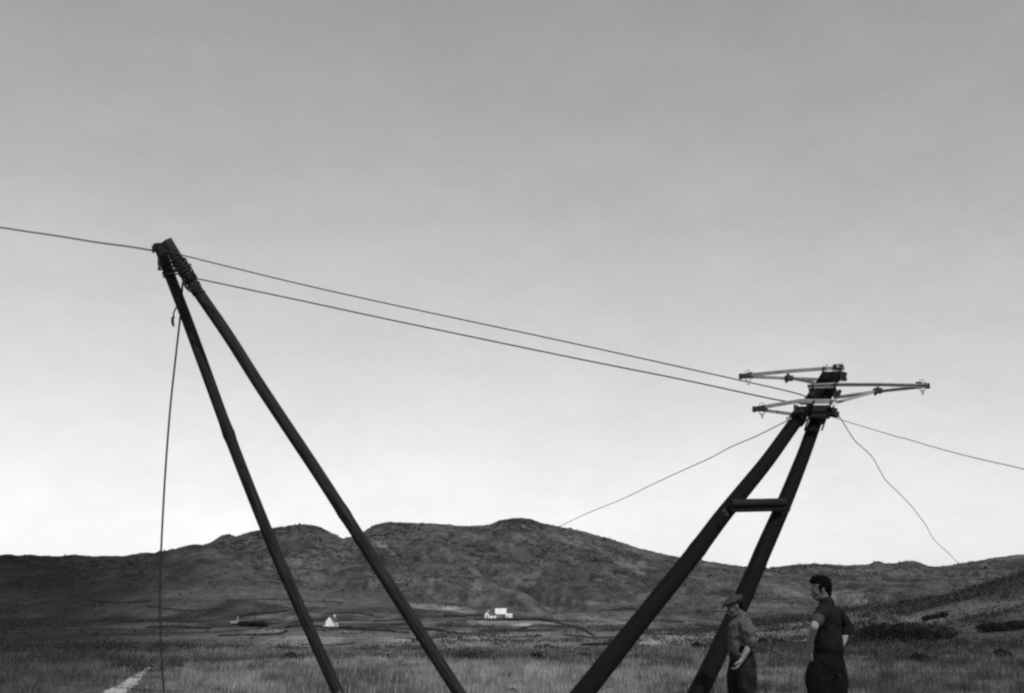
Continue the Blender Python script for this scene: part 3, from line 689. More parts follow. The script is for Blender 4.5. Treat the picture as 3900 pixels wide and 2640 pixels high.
# ------------------------------------------------------------------ bushes
def leafy(c, w, d, h, n, size, tone, lobes=7, seed=0):
    rg = np.random.default_rng(seed)
    lc = np.stack([rg.uniform(-.42, .42, lobes) * w, rg.uniform(-.35, .35, lobes) * d, rg.uniform(.2, .6, lobes) * h * (1 - .0)], -1)
    lr = np.stack([rg.uniform(.16, .3, lobes) * w, rg.uniform(.25, .45, lobes) * d, rg.uniform(.25, .5, lobes) * h], -1)
    i = rg.integers(0, lobes, n); v = rg.normal(size=(n, 3)); v /= np.linalg.norm(v, axis=1)[:, None]
    p = lc[i] + v * lr[i] * (rg.uniform(.55, 1.08, n) ** .5 + (rg.random(n) < .12) * rg.uniform(0, .35, n))[:, None]; p[:, 2] = np.abs(p[:, 2])
    base = np.array([hz(c[0] + a, c[1] + b) for a, b in lc[:, :2]])[i]
    q = rg.normal(size=(n, 3, 3)) * size; q[:, 2, 2] += size * 1.2
    V = (p[:, None, :] + q); V[..., 0] += c[0]; V[..., 1] += c[1]; V[..., 2] += base[:, None] - .05
    T = np.arange(n * 3).reshape(-1, 3); A = np.repeat(tone * rg.uniform(.5, 1.7, n), 3)
    return V.reshape(-1, 3), T, A
def bush(px, py, wpx, hpx, label, name='bush', cat='bush', tone=.022, n=2600, seed=1, rmin=30, group=None):
    n = int(n * 2.2); tone *= .6
    p = ground_at(px, py, rmin); u = p.xy.length / F; w, h = wpx * u, hpx * u
    V, T, A = leafy(p, w, min(w, 2.5 * h), h, n, max(.02, 2.0 * u), tone, max(6, int(wpx / 22)), seed)
    o = empty(name, p[:]); tag(o, label, cat, group)
    V = V - np.array([p.x, p.y, p.z]); link('foliage', fast_mesh('foliage', V, T, {'tone': A}), 'scrub_leaf', o)
    for s_ in range(3):
        a = random.uniform(-.3, .3) * w; mb = MB(); mb.tube([(a, 0, -.1), (a * 1.2, random.uniform(-.1, .1), h * .5)], [.02, .008], 5); mb.build('stem', 'peat', o)
    return o
BUSHES = [
 (3385,2442,210,92,'large domed dark gorse bush on the slope right of the bareheaded man',4200),
 (3515,2444,190,56,'lower dark gorse bush touching the right side of the large domed one',3000),
 (3290,2452,110,34,'low dark bush at the left foot of the large domed gorse bush',1500),
 (3830,2402,180,36,'broad dark bush at the right edge on the hillside',2400),
 (3510,2514,90,26,'small dark bush in the rough grass below the large domed gorse bush',1300),
 (3560,2532,190,20,'low sprawling dark scrub patch below the large domed gorse bush',1500),
 (3810,2500,70,26,'small round bush near the right edge in the rough grass',1000),
 (3560,2358,90,20,'faint small bush above the large domed gorse bush',700),
 (2890,2462,60,32,'dark bush just right of the capped man at elbow height',1300),
 (2975,2466,55,34,'dark bush midway between the two men',1300),
 (3055,2462,80,20,'low dark bush touching the bareheaded man at the waist',1100),
 (2930,2530,70,18,'small dark tussock bush on the grass between the two men',700),
 (2075,2476,90,24,'flat dark bush in the valley, right of centre',1300),
 (2043,2516,60,34,'dark upright bush at the far edge of the pale meadow',1300),
 (2225,2512,52,26,'dark bush at the meadow edge left of the line pole leg',1000),
 (1800,2514,110,26,'spreading dark bush on the meadow edge right of the shear legs',1700),
 (1110,2520,75,36,'dark bush at the left shear leg, on the meadow edge',1400),
 (975,2388,110,20,'dark thicket beside the ruined cottage',1200),
 (2660,2480,50,40,'dark bush seen between the legs of the line pole',900),
 (2280,2400+60,110,14,'long low dark bush left of the line pole leg in the valley',900),
]
for i, (px, py, w, h, lb, n) in enumerate(BUSHES): bush(px, py, w, h, lb, n=n, seed=20 + i, name='gorse_bush' if 'gorse bush on' in lb or 'gorse bush touching' in lb else 'bush')

# ------------------------------------------------------------------ scrub band, moor tussocks, meadow grass (nobody could count them)
def cone_points(n, r0, r1, marg=.05, powr=1.0):
    d0 = ray(0, 2500); a0 = math.atan2(d0.x, d0.y) - marg; a1 = -a0
    u = RNG.random(n); r = (r0 ** (2*powr) + u * (r1 ** (2*powr) - r0 ** (2*powr))) ** (1 / (2*powr)); a = RNG.uniform(a0, a1, n)
    return np.sin(a) * r, np.cos(a) * r
def tufts(name, x, y, w, h, tone, material='scrub_leaf', smooth=False):
    n = len(x); z = height(x, y); ns = 5
    a = (np.arange(ns) / ns * 2 * np.pi)[None, :] + RNG.uniform(0, 6, (n, 1)); V = np.zeros((n, 2 * ns + 1, 3))
    for lv, (rr, zz) in enumerate(((1., -.1), (.8, .6))):
        q = rr * RNG.uniform(.55, 1.3, (n, ns)) * w[:, None] * .5
        V[:, lv*ns:(lv+1)*ns, 0] = x[:, None] + np.cos(a + lv*.5) * q; V[:, lv*ns:(lv+1)*ns, 1] = y[:, None] + np.sin(a + lv*.5) * q
        V[:, lv*ns:(lv+1)*ns, 2] = z[:, None] + h[:, None] * zz * RNG.uniform(.7, 1.3, (n, ns))
    V[:, -1] = np.stack([x, y, z + h], -1)
    f = []
    for k_ in range(ns):
        k2 = (k_ + 1) % ns; f += [(k_, k2, ns + k2), (k_, ns + k2, ns + k_), (ns + k_, ns + k2, 2 * ns)]
    T = (np.array(f)[None] + (np.arange(n) * (2 * ns + 1))[:, None, None]).reshape(-1, 3)
    A = (tone[:, None] * RNG.uniform(.7, 1.35, (n, 2 * ns + 1))).ravel()
    return tag(link(name, fast_mesh(name, V.reshape(-1, 3), T, {'tone': A}), material), kind='stuff')
def blades(name, x, y, h, w, tone, lean=.35):
    n = len(x); z = height(x, y); an = RNG.uniform(0, 2 * np.pi, n); la = RNG.uniform(0, 2 * np.pi, n); le = RNG.uniform(.05, 1, n) * lean * h
    sx, sy = np.cos(an) * w / 2, np.sin(an) * w / 2; lx, ly = np.cos(la) * le + .08 * h, np.sin(la) * le
    V = np.zeros((n, 5, 3))
    for i, (f, wf, lf) in enumerate(((0, 1, 0), (.6, .75, .35))):
        V[:, 2*i, 0] = x + lx * lf - sx * wf; V[:, 2*i, 1] = y + ly * lf - sy * wf; V[:, 2*i+1, 0] = x + lx * lf + sx * wf; V[:, 2*i+1, 1] = y + ly * lf + sy * wf
        V[:, 2*i, 2] = V[:, 2*i+1, 2] = z + h * f - (.03 if f == 0 else 0)
    V[:, 4] = np.stack([x + lx, y + ly, z + h], -1)
    T = (np.array([(0,1,3),(0,3,2),(2,3,4)])[None] + (np.arange(n) * 5)[:, None, None]).reshape(-1, 3)
    A = np.repeat(tone, 5)
    return tag(link(name, fast_mesh(name, V.reshape(-1, 3), T, {'tone': A}), 'grass_blade'), kind='stuff')
# ragged scrub along the far side of the meadow
def scrub_density(x, y):
    px, py = project(x, y, height(x, y)); n = fbm(px / 90, py / 12, 4, 301)
    band = np.exp(-((py - (2508 - .012 * (px - 1950) + 16 * sstep(1500, 700, px))) / 12.0) ** 2) * np.clip(.9 + .3 * sstep(2600, 1800, px) , 0, 1.2) * (1 - .55 * sstep(2400, 3300, px))
    band2 = .55 * np.exp(-((py - 2478) / 8.0) ** 2) * sstep(2600, 1300, px)
    lft = .5 * sstep(900, 300, px) * sstep(2420, 2500, py) * sstep(2600, 2560, py)
    return (band + band2 + lft) * (1.0 + 1.6 * n) + .10 * sstep(-.1, .4, n)
x, y = cone_points(9000, 31, 75, powr=.6); dns = scrub_density(x, y); keep = RNG.random(len(x)) < np.clip(dns * .8 - .25, 0, 1)
x, y = x[keep], y[keep]; print('scrub', len(x))
def leaf_clumps(name, x, y, w, h, tone, per, leaf):
    n = len(x); m = n * per; i = np.repeat(np.arange(n), per); v = RNG.normal(size=(m, 3)); v /= np.linalg.norm(v, axis=1)[:, None]
    q = RNG.uniform(.3, 1.1, m)[:, None] * v; lx = x[i] + q[:, 0] * w[i] * .5; ly = y[i] + q[:, 1] * w[i] * .5; lz = height(lx, ly) + np.abs(q[:, 2]) * h[i]
    d = RNG.normal(size=(m, 3, 3)) * leaf[i][:, None, None]; d[:, 2, 2] += leaf[i] * 1.3
    V = np.stack([lx, ly, lz], -1)[:, None, :] + d
    A = np.repeat(tone[i] * RNG.uniform(.5, 1.7, m), 3)
    return tag(link(name, fast_mesh(name, V.reshape(-1, 3), np.arange(m * 3).reshape(-1, 3), {'tone': A}), 'scrub_leaf'), kind='stuff')
r_ = np.hypot(x, y); sz = RNG.uniform(.4, 1.5, len(x)) * r_ / 40
leaf_clumps('scrub', x, y, .85 * sz, .26 * sz, .022 * RNG.uniform(.6, 1.8, len(x)), 70, .018 * r_ / 40)
x, y = cone_points(15000, 60, 1050, powr=.25); r_ = np.hypot(x, y)
dn = sstep(.08, .40, fbm(x / (10 + r_ * .09), y / (20 + r_ * .25), 4, 333)); keep = RNG.random(len(x)) < dn * .75; x, y, r_ = x[keep], y[keep], r_[keep]; print('heather', len(x))
sz = RNG.uniform(.4, 1.6, len(x)) * (r_ ** .85) / 100
leaf_clumps('heather', x, y, 2.6 * sz, .42 * sz, .036 * RNG.uniform(.7, 1.7, len(x)) * np.interp(project(x, y, height(x, y))[0], [200, 1000], [.5, 1]), 14, .10 * sz)  # clump tone dimmed leftwards to carry the painted light falloff
x, y = cone_points(7000, 110, 980, powr=.3); rr = np.hypot(x, y)
ln = np.abs(fbm(x / 30, y / 150, 3, 351)); dn = np.exp(-(ln / .05) ** 2) * .9 + .25 * sstep(.15, .4, fbm(x / 20, y / 110, 4, 353)); keep = RNG.random(len(x)) < dn * .6; x, y, rr = x[keep], y[keep], rr[keep]; print('thorn', len(x))
sz = RNG.uniform(.4, 1.5, len(x)) * (rr ** .8) / 100
leaf_clumps('scrub', x, y, 2.2 * sz, .75 * sz, .016 * RNG.uniform(.6, 1.7, len(x)), 18, .11 * sz)
x, y = cone_points(17000, 44, 180, powr=.6); px, py = project(x, y, height(x, y)); rr = np.hypot(x, y)
dn = sstep(.0, .35, fbm((x + .8 * y) / 26, (y - .5 * x) / 9, 4, 207)) * sstep(2500, 3200, px) + .12 * sstep(2700, 3200, px); keep = RNG.random(len(x)) < dn * .85; x, y, rr = x[keep], y[keep], rr[keep]; print('slope', len(x))
sz = RNG.uniform(.4, 1.5, len(x)) * rr / 60
leaf_clumps('heather', x, y, 1.6 * sz, .30 * sz, .026 * RNG.uniform(.6, 1.8, len(x)), 26, .035 * rr / 60)
# meadow grass
def meadow(n, r0, r1, h0, w0, nm, powr=1.0, tmul=1.0):
    x, y = cone_points(n, r0, r1, powr=powr); z = height(x, y); px, py = project(x, y, z)
    dpath = np.min(np.hypot(x[:, None] - PATH[None, ::3, 0], y[:, None] - PATH[None, ::3, 1]) - PATH[None, ::3, 2] * 1.0, axis=1)
    pn = fbm(x / 1.1, y / 1.1, 4, 401); keep = (RNG.random(n) < np.clip(.62 + 1.2 * pn, .12, 1)) & (dpath > .18 + .25 * RNG.random(n))
    x, y, px, py, pn, dpath = x[keep], y[keep], px[keep], py[keep], pn[keep], dpath[keep]
    big = fbm(x / 3.2, y / 4.5, 3, 411); h = h0 * (.65 + .5 * RNG.random(len(x)) + .7 * pn + .5 * big); h = np.clip(h, .06, 1) * np.where(dpath < 1.0, .3, 1)
    t = .205 * (1 + .6 * big + .7 * fbm(x / .45, y / .8, 3, 421)) * RNG.uniform(.55, 1.5, len(x))
    dark = sstep(850, 300, px) * .55 + .42 * sstep(2700, 3400, px); t = t * (1 - dark)  # blades at the left take the painted light falloff; right ones darker too
    # darker rushes among the grass, mostly on the right
    rush = sstep(.08, .32, fbm(px / 130, py / 26, 4, 431)) * (.35 + .65 * sstep(2300, 2900, px)); t = t * (1 - .62 * rush); h = h * (1 + .5 * rush)
    blades(nm, x, y, h, np.full(len(x), w0), t * tmul)
meadow(200000, 18.5, 37, .16, .012, 'meadow_grass')
meadow(46000, 36, 62, .22, .024, 'rough_grass', .7, .62)
meadow(24000, 8, 18.5, .20, .010, 'trampled_grass')

# heather banks and boulders on the mountain face
x, y = cone_points(27000, 900, 2590, powr=.8); dn = sstep(-.15, .3, fbm(x / 70, y / 120, 4, 361)) * sstep(900, 1500, np.hypot(x, y) + 150 * fbm(x / 90, y / 90, 3, 365)); keep = RNG.random(len(x)) < dn; x, y = x[keep], y[keep]; sz = RNG.uniform(.5, 1.6, len(x)) * np.hypot(x, y) / 2300
pxx = project(x, y, height(x, y))[0]; tn = np.interp(pxx, [0, 700, 1300, 2200], [.3, .55, 1, 1.15])  # tn paints the leftward light falloff into the heather
leaf_clumps('heather', x, y, 6.0 * sz, .9 * sz, .036 * tn * RNG.uniform(.6, 1.5, len(x)), 7, .9 * sz)
x, y = cone_points(10000, 950, 2590, powr=.8); dn = sstep(.0, .3, fbm(x / 50, y / 90, 4, 371)) * sstep(1000, 1700, np.hypot(x, y)); keep = RNG.random(len(x)) < dn; x, y = x[keep], y[keep]; sz = RNG.uniform(.5, 1.5, len(x)) * np.hypot(x, y) / 2300
pxx = project(x, y, height(x, y))[0]; tn = np.interp(pxx, [0, 700, 1300, 2200], [.3, .5, 1, 1.1])  # boulders dimmed leftwards by the same painted falloff
leaf_clumps('boulders', x, y, 3.0 * sz, .8 * sz, .15 * tn * RNG.uniform(.6, 1.4, len(x)), 5, .8 * sz)
# tall dark rushes standing in clumps
cxs, cys = cone_points(420, 19, 40); pc = project(cxs, cys, height(cxs, cys))[0]; kp = RNG.random(len(cxs)) < np.interp(pc, [0, 1200, 2300, 3000], [.5, .12, .25, .9]); cxs, cys = cxs[kp], cys[kp]
i_ = np.repeat(np.arange(len(cxs)), 60); x = cxs[i_] + RNG.normal(0, .17, len(i_)); y = cys[i_] + RNG.normal(0, .17, len(i_))
blades('rushes', x, y, RNG.uniform(.14, .32, len(i_)), np.full(len(i_), .011), .050 * RNG.uniform(.5, 1.8, len(i_)), .30)
# pale seed heads and dead stalks
x, y = cone_points(2200, 19, 36); x += .2 * np.sin(y * 3)
blades('dead_stalks', x, y, RNG.uniform(.15, .30, len(x)), np.full(len(x), .010), .30 * RNG.uniform(.5, 1.3, len(x)) * np.interp(project(x, y, height(x, y))[0], [300, 1000, 2800, 3500], [.4, 1, 1, .55]), .35)  # stalks toned down at both sides, the left by painted light falloff
# peat clods at the bottom edge, turned over by the digging
def clod(px, py, w, h, label):
    p = ground_at(px, py, 12); bm_v, bm_f = [], []; n1, n2 = 18, 8
    for i in range(n2 + 1):
        for j in range(n1):
            a = 2 * math.pi * j / n1; e_ = i / n2 * math.pi / 2; v = Vector((math.cos(a) * math.cos(e_), math.sin(a) * math.cos(e_), math.sin(e_)))
            s_ = 1 + .35 * mnoise.noise(v * 1.7 + p) + .15 * mnoise.noise(v * 5 + p); bm_v.append((v.x * w / 2 * s_, v.y * w / 2.4 * s_, v.z * h * s_ - .05))
    for i in range(n2):
        for j in range(n1): bm_f.append((i*n1+j, i*n1+(j+1) % n1, (i+1)*n1+(j+1) % n1, (i+1)*n1+j))
    mb = MB(); mb.add(bm_v, bm_f); o = mb.build('peat_clod', 'peat', smooth=False); o.location = p[:]; tag(o, label, 'peat clod', 'peat clods at the bottom edge')
clod(1950, 2646, .26, .16, 'largest dark peat clod, right of the shear leg foot')
clod(2012, 2652, .22, .10, 'low dark peat clod right of the largest clod')
clod(1280, 2650, .28, .12, 'dark peat clod at the foot of the left shear leg')
clod(1718, 2652, .24, .10, 'dark peat clod at the foot of the right shear leg')

# ------------------------------------------------------------------ people
class Body:
    """closed pieces that a voxel remesh fuses into one continuous surface"""
    def __init__(s): s.mb = MB()
    def ell(s, c, rad, rot=None, n1=20, n2=12):
        c = Vector(c); q = rot or Matrix.Identity(3); vs, fs = [], []
        for i in range(1, n2):
            for j in range(n1):
                a = 2 * math.pi * j / n1; e_ = -math.pi / 2 + math.pi * i / n2
                vs.append(c + q @ Vector((math.cos(a) * math.cos(e_) * rad[0], math.sin(a) * math.cos(e_) * rad[1], math.sin(e_) * rad[2])))
        vs += [c + q @ Vector((0, 0, -rad[2])), c + q @ Vector((0, 0, rad[2]))]; m = (n2 - 1) * n1
        for i in range(n2 - 2):
            for j in range(n1): fs.append((i*n1+j, i*n1+(j+1) % n1, (i+1)*n1+(j+1) % n1, (i+1)*n1+j))
        for j in range(n1): fs.append((m, (j+1) % n1, j)); fs.append((m + 1, (n2-2)*n1+j, (n2-2)*n1+(j+1) % n1))
        s.mb.add(vs, fs); return s
    def limb(s, pts, rads, n=14, ref=(1, 0, 0), sub=5):
        """pts joints, rads (rx along ref, ry across) at joints; smooth path with rounded ends"""
        P = lerp_path(pts, sub); m = len(pts); RX = [(r if hasattr(r, '__len__') else (r, r)) for r in rads]
        rr = []
        for i in range(m - 1):
            for k_ in range(sub):
                t = k_ / sub; rr.append((RX[i][0]*(1-t)+RX[i+1][0]*t, RX[i][1]*(1-t)+RX[i+1][1]*t))
        rr.append(RX[-1]); vs, fs = [], []
        rings = []
        def ringat(p, t, rx, ry):
            r0 = Vector(ref); r0 = (r0 - t * r0.dot(t)); r0 = r0.normalized() if r0.length > 1e-4 else t.orthogonal().normalized(); b = t.cross(r0)
            return [p + r0 * math.cos(2*math.pi*k_/n) * rx + b * math.sin(2*math.pi*k_/n) * ry for k_ in range(n)]
        t0 = (P[1] - P[0]).normalized(); t1 = (P[-1] - P[-2]).normalized()
        for f in (.95, .6): e_ = math.acos(math.sqrt(1 - f * f)) ; rings.append(ringat(P[0] - t0 * rr[0][1] * f * .9, t0, rr[0][0] * math.sqrt(1-f*f), rr[0][1] * math.sqrt(1-f*f)))
        for i, p in enumerate(P): t = (P[min(i+1, len(P)-1)] - P[max(i-1, 0)]).normalized(); rings.append(ringat(p, t, *rr[i]))
        for f in (.6, .95): rings.append(ringat(P[-1] + t1 * rr[-1][1] * f * .9, t1, rr[-1][0] * math.sqrt(1-f*f), rr[-1][1] * math.sqrt(1-f*f)))
        for r_ in rings: vs += r_
        for i in range(len(rings) - 1):
            for k_ in range(n): fs.append((i*n+k_, i*n+(k_+1) % n, (i+1)*n+(k_+1) % n, (i+1)*n+k_))
        fs.append(tuple(range(n))[::-1]); fs.append(tuple(range((len(rings)-1)*n, len(rings)*n)))
        s.mb.add(vs, fs); return s
    def build(s, name, material, parent, voxel=.008, smooth=4, fold=0.0, fscale=12., cut=None, fst=(1, 1, 1), seed=0, solid=False):
        me = s.mb.mesh(name + '_raw'); o = bpy.data.objects.new('tmp', me); COL.objects.link(o)
        md = o.modifiers.new('r', 'REMESH'); md.mode = 'VOXEL'; md.voxel_size = voxel
        sm = o.modifiers.new('s', 'SMOOTH'); sm.factor = .5; sm.iterations = smooth
        dg = bpy.context.evaluated_depsgraph_get(); dg.update(); me2 = bpy.data.meshes.new_from_object(o.evaluated_get(dg))
        bpy.data.objects.remove(o); bpy.data.meshes.remove(me)
        if fold:
            n = len(me2.vertices); co = np.empty(n * 3); no = np.empty(n * 3); me2.vertices.foreach_get('co', co); me2.vertices.foreach_get('normal', no)
            co = co.reshape(-1, 3); no = no.reshape(-1, 3)
            d = np.array([mnoise.noise(Vector((c[0]*fscale*fst[0], c[1]*fscale*fst[1], c[2]*fscale*fst[2] + seed))) + .5 * mnoise.noise(Vector((c[0]*fscale*2.1*fst[0], c[1]*fscale*2.1*fst[1] + 3, c[2]*fscale*2.1*fst[2] + seed))) for c in co])
            d = -np.abs(d) * 1.3 + .35
            co = co + no * (d * fold)[:, None]; me2.vertices.foreach_set('co', co.ravel()); me2.update()
        me2.name = name
        return link(name, me2, material, parent, smooth=True)

def head_parts(B, root, hc, turn, nod, hair=True, scale=1.0):
    """hc = head centre (between the ears); builds skull, jaw, nose, lips, brow, ears into body B; returns the rotation"""
    q = (Matrix.Rotation(turn, 3, 'Z') @ Matrix.Rotation(nod, 3, 'Y')); hc = Vector(hc); s_ = scale
    W = lambda x, y, z: hc + q @ (Vector((x, y, z)) * s_)
    E = lambda c, r, rr=None: B.ell(W(*c), [k_ * s_ for k_ in r], q if rr is None else q @ rr)
    E((-.012, 0, .045), (.096, .074, .085))            # skull
    E((-.035, 0, .025), (.072, .068, .075))
    E((.030, 0, -.010), (.058, .060, .085))            # face
    E((.052, 0, -.075), (.034, .036, .030))            # chin
    for sg in (1, -1):
        B.limb([W(-.01, sg * .055, -.035), W(.02, sg * .048, -.070), W(.055, sg * .022, -.088)], [.018 * s_, .018 * s_, .016 * s_])   # jaw line
        E((.052, sg * .036, -.022), (.028, .022, .024))      # cheekbone
        B.limb([W(.080, sg * .012, .018), W(.074, sg * .046, .016)], [.010 * s_, .009 * s_])     # brow
        E((-.008, sg * .075, -.008), (.018, .007, .031), Matrix.Rotation(-.2, 3, 'Y'))           # ear
        E((-.016, sg * .080, .002), (.014, .005, .022))
        E((.096, sg * .010, -.040), (.010, .008, .008))      # nostril wing
    B.limb([W(.083, 0, .012), W(.098, 0, -.014), W(.112, 0, -.034), W(.096, 0, -.044)], [.008 * s_, .010 * s_, .012 * s_, .009 * s_])
    B.limb([W(.086, -.018, -.064), W(.094, 0, -.062), W(.086, .018, -.064)], [.006 * s_, .008 * s_, .006 * s_])
    B.limb([W(.084, -.016, -.074), W(.091, 0, -.075), W(.084, .016, -.074)], [.006 * s_, .008 * s_, .006 * s_])
    for sg in (1, -1):
        for c, r, m_, nm in (((.074, sg * .031, -.002), .0125, 'eye_white', 'eye'), ((.0825, sg * .032, -.002), .0062, 'eye_dark', 'pupil')):
            b = Body(); b.ell(W(*c), (r * s_,) * 3); o = link(nm, b.mb.mesh(nm), m_, root, True)
    return q, W
def hand(B, wrist, direction, palm_n, size=1.0, curl=.5, mirror=1):
    """palm, four unequal fingers and a thumb; direction = where fingers point, palm_n = palm side"""
    d = Vector(direction).normalized(); n = Vector(palm_n); n = (n - d * n.dot(d)).normalized(); s_ = d.cross(n).normalized() * mirror; w = Vector(wrist)
    P = lambda a, b, c: w + d * a * size + s_ * b * size + n * c * size
    B.limb([P(-.02, 0, 0), P(.03, 0, 0), P(.085, .002, .002)], [(.022*size, .019*size), (.020*size, .036*size), (.015*size, .040*size)], ref=n)
    for i, (b, L_) in enumerate(((.031, .070), (.011, .079), (-.010, .073), (-.030, .057))):
        p0 = P(.070, b * .9, 0); p1 = P(.092, b, .003); a1 = curl * .9; a2 = curl * 2.0
        p2 = p1 + (d * math.cos(a1) + n * math.sin(a1)) * L_ * .42 * size; p3 = p2 + (d * math.cos(a2) + n * math.sin(a2)) * L_ * .33 * size
        p4 = p3 + (d * math.cos(a2 * 1.3) + n * math.sin(a2 * 1.3)) * L_ * .22 * size
        B.limb([p0, p1, p2, p3, p4], [.0100*size, .0098*size, .0090*size, .0082*size, .0070*size], n=10, sub=3)
    t = [P(.010, .024, .004), P(.035, .048, .014), P(.062, .058, .026), P(.085, .056, .036)]
    B.limb(t, [.015*size, .013*size, .011*size, .009*size], n=10, sub=3)

def head_tone(o, zneck):
    """darker skin tone above the neck line, full tone below"""
    me = o.data; a = me.attributes.new('tone', 'FLOAT', 'POINT')
    co = np.empty(len(me.vertices) * 3); me.vertices.foreach_get('co', co); z = co.reshape(-1, 3)[:, 2]
    a.data.foreach_set('value', (1 - .58 * sstep(zneck - .04, zneck + .02, z)).astype(np.float32))
def place_person(px, py, Y, rot):
    p = at(px, py, Y); r0 = empty('person', (p.x, p.y, hz(p.x, p.y) - .01)); r0.rotation_euler.z = rot; return r0
# local frame: +X forward, +Y his left, +Z up
# --- bareheaded man, arms akimbo, seen from his left and a little from behind
def man_right():
    Yd = F / 361.0 * 1.0
    root = place_person(3172, 2845, 12.55, math.pi - R(28))
    B = Body()
    B.limb([(-.02,0,.90),(-.01,0,1.08),(.0,0,1.25),(-.02,0,1.42),(-.02,0,1.50)], [(.115,.155),(.10,.14),(.115,.16),(.105,.175),(.06,.10)], n=20)
    B.limb([(-.02,0,1.46),(-.002,0,1.56),(.015,0,1.64)], [.062,.055,.055])
    for sg, fx in ((1, .06), (-1, -.06)):
        B.limb([(-.02 + fx*.2, sg*.09, .92),(fx*.7, sg*.10, .70),(fx, sg*.10, .50),(fx-.02, sg*.10, .33),(fx-.03, sg*.105, .09)], [.085,.075,.052,.055,.036])
        B.limb([(fx-.06, sg*.105, .05),(fx+.03, sg*.11, .045),(fx+.15, sg*.12, .03)], [(.035,.04),(.032,.042),(.02,.04)], ref=(0,0,1))
    # arms: (shoulder, elbow out to the side, hand back on the hip)
    B.limb([(-.02,.15,1.455),(.01,.30,1.375),(.02,.405,1.30)], [.052,.044,.040]); B.limb([(.02,.405,1.30),(.09,.30,1.17),(.13,.19,1.05)], [.040,.036,.026])
    B.limb([(-.02,-.15,1.455),(-.08,-.30,1.39),(-.12,-.395,1.30)], [.052,.044,.040]); B.limb([(-.12,-.395,1.30),(-.105,-.30,1.17),(-.06,-.21,1.06)], [.040,.036,.026])
    hand(B, (.13,.19,1.05), (.15,-.45,-.85), (-.5,-1,.2), .95, .45, -1)
    hand(B, (-.06,-.21,1.06), (.6,.35,-.6), (.2,1,.2), .95, .45, 1)
    q, W = head_parts(B, root, (.035, 0, 1.665), R(26), R(6), scale=.98)
    body = B.build('body', 'skin', root, .008, 2); head_tone(body, 1.50)
    # hair: short back and sides, full on top
    H = Body()
    H.ell(W(-.022, 0, .075), (.096,.078,.072), q); H.ell(W(-.055, 0, .030), (.066,.076,.085), q); H.ell(W(-.066, 0, -.030), (.040,.058,.060), q)
    H.limb([W(.000, 0, .118), W(.042, .006, .120), W(.070, .012, .104)], [(.034, .052), (.034, .048), (.024, .036)], ref=(0, 0, 1))
    for (a_, b_, c_) in ((.078,.020,.088),(.080,-.012,.096),(.060,.030,.122),(.030,-.020,.142),(.000,.018,.146),(-.040,.0,.140),(-.090,.02,.10),(-.10,-.02,.05)): H.limb([W(a_ - .02, b_, c_ - .008), W(a_ + .008, b_ + .004, c_ + .006)], [.016, .007])
    for sg in (1, -1): H.limb([W(.004, sg * .066, .050), W(.012, sg * .071, .012), W(.008, sg * .070, -.018)], [.022, .014, .008]); H.ell(W(-.03, sg * .058, .06), (.05, .03, .05), q)
    H.build('hair', 'hair', root, .006, 1, .014, 48., seed=4)
    # shirt with sleeves rolled above the elbow
    Sh = Body()
    Sh.limb([(-.015,0,1.05),(-.02,0,1.12),(.0,0,1.27),(-.025,0,1.42),(-.025,0,1.495)], [(.135,.168),(.142,.172),(.142,.185),(.128,.195),(.075,.115)], n=24)
    Sh.limb([(-.015,0,1.48),(-.006,0,1.55)], [(.070,.072),(.063,.064)])
    Sh.limb([(-.025,.15,1.450),(-.01,.235,1.415),(.005,.315,1.365)], [.078,.070,.064]); Sh.limb([(-.025,-.15,1.450),(-.065,-.26,1.41),(-.10,-.345,1.345),(-.12,-.385,1.30),(-.112,-.335,1.225)], [.078,.070,.068,.066,.058])
    Sh.build('shirt', 'dark_shirt', root, .010, 3, .022, 9., fst=(1, 1, .6), seed=2)
    Cf = Body(); Cf.limb([(.002,.300,1.378),(.010,.335,1.352)], [.069,.069]); Cf.build('rolled_sleeve', 'cuff_cloth', root, .008, 2, .004, 20.)
    Cf = Body(); Cf.limb([(-.10,-.335,1.352),(-.12,-.385,1.305)], [.066,.064]); Cf.build('rolled_sleeve', 'dark_shirt', root, .008, 2, .004, 20.)
    # baggy trousers
    T = Body()
    T.limb([(-.015,0,1.08),(-.01,0,1.03),(.01,0,.95),(.03,0,.88)], [(.125,.160),(.145,.178),(.165,.195),(.165,.19)], n=24)
    for sg, fx in ((1, .09), (-1, -.035)):
        T.limb([(fx*.3, sg*.07, .95),(fx*.75, sg*.09, .82),(fx*.95, sg*.085, .72),(fx*1.0, sg*.085, .60),(fx*1.05, sg*.095, .50),(fx*1.05 - .02, sg*.10, .30),(fx - .03, sg*.105, .10)],
               [(.130,.115),(.140,.12),(.138,.122),(.118,.105),(.088,.09),(.08,.08),(.075,.075)])
    T.build('trousers', 'dark_trousers', root, .010, 3, .022, 7., fst=(1, 1, .45), seed=7)
    Bt = Body(); Bt.limb([(-.015,0,1.062),(-.015,0,1.092)], [(.150,.182),(.150,.182)], n=28); Bt.build('belt', 'leather', root, .008, 1)
    for sg, fx in ((1, .06), (-1, -.06)):
        b = Body(); b.limb([(fx-.075, sg*.105, .055),(fx+.03, sg*.11, .055),(fx+.16, sg*.12, .04)], [(.045,.048),(.045,.052),(.03,.046)], ref=(0,0,1)); b.limb([(fx-.04, sg*.105, .05),(fx-.035, sg*.105, .16)], [.052,.055]); b.build('boot', 'leather', root, .010, 2)
    return tag(root, 'bareheaded dark-haired man in dark shirt and baggy trousers, hands on hips, looking left', 'person')
man_right()
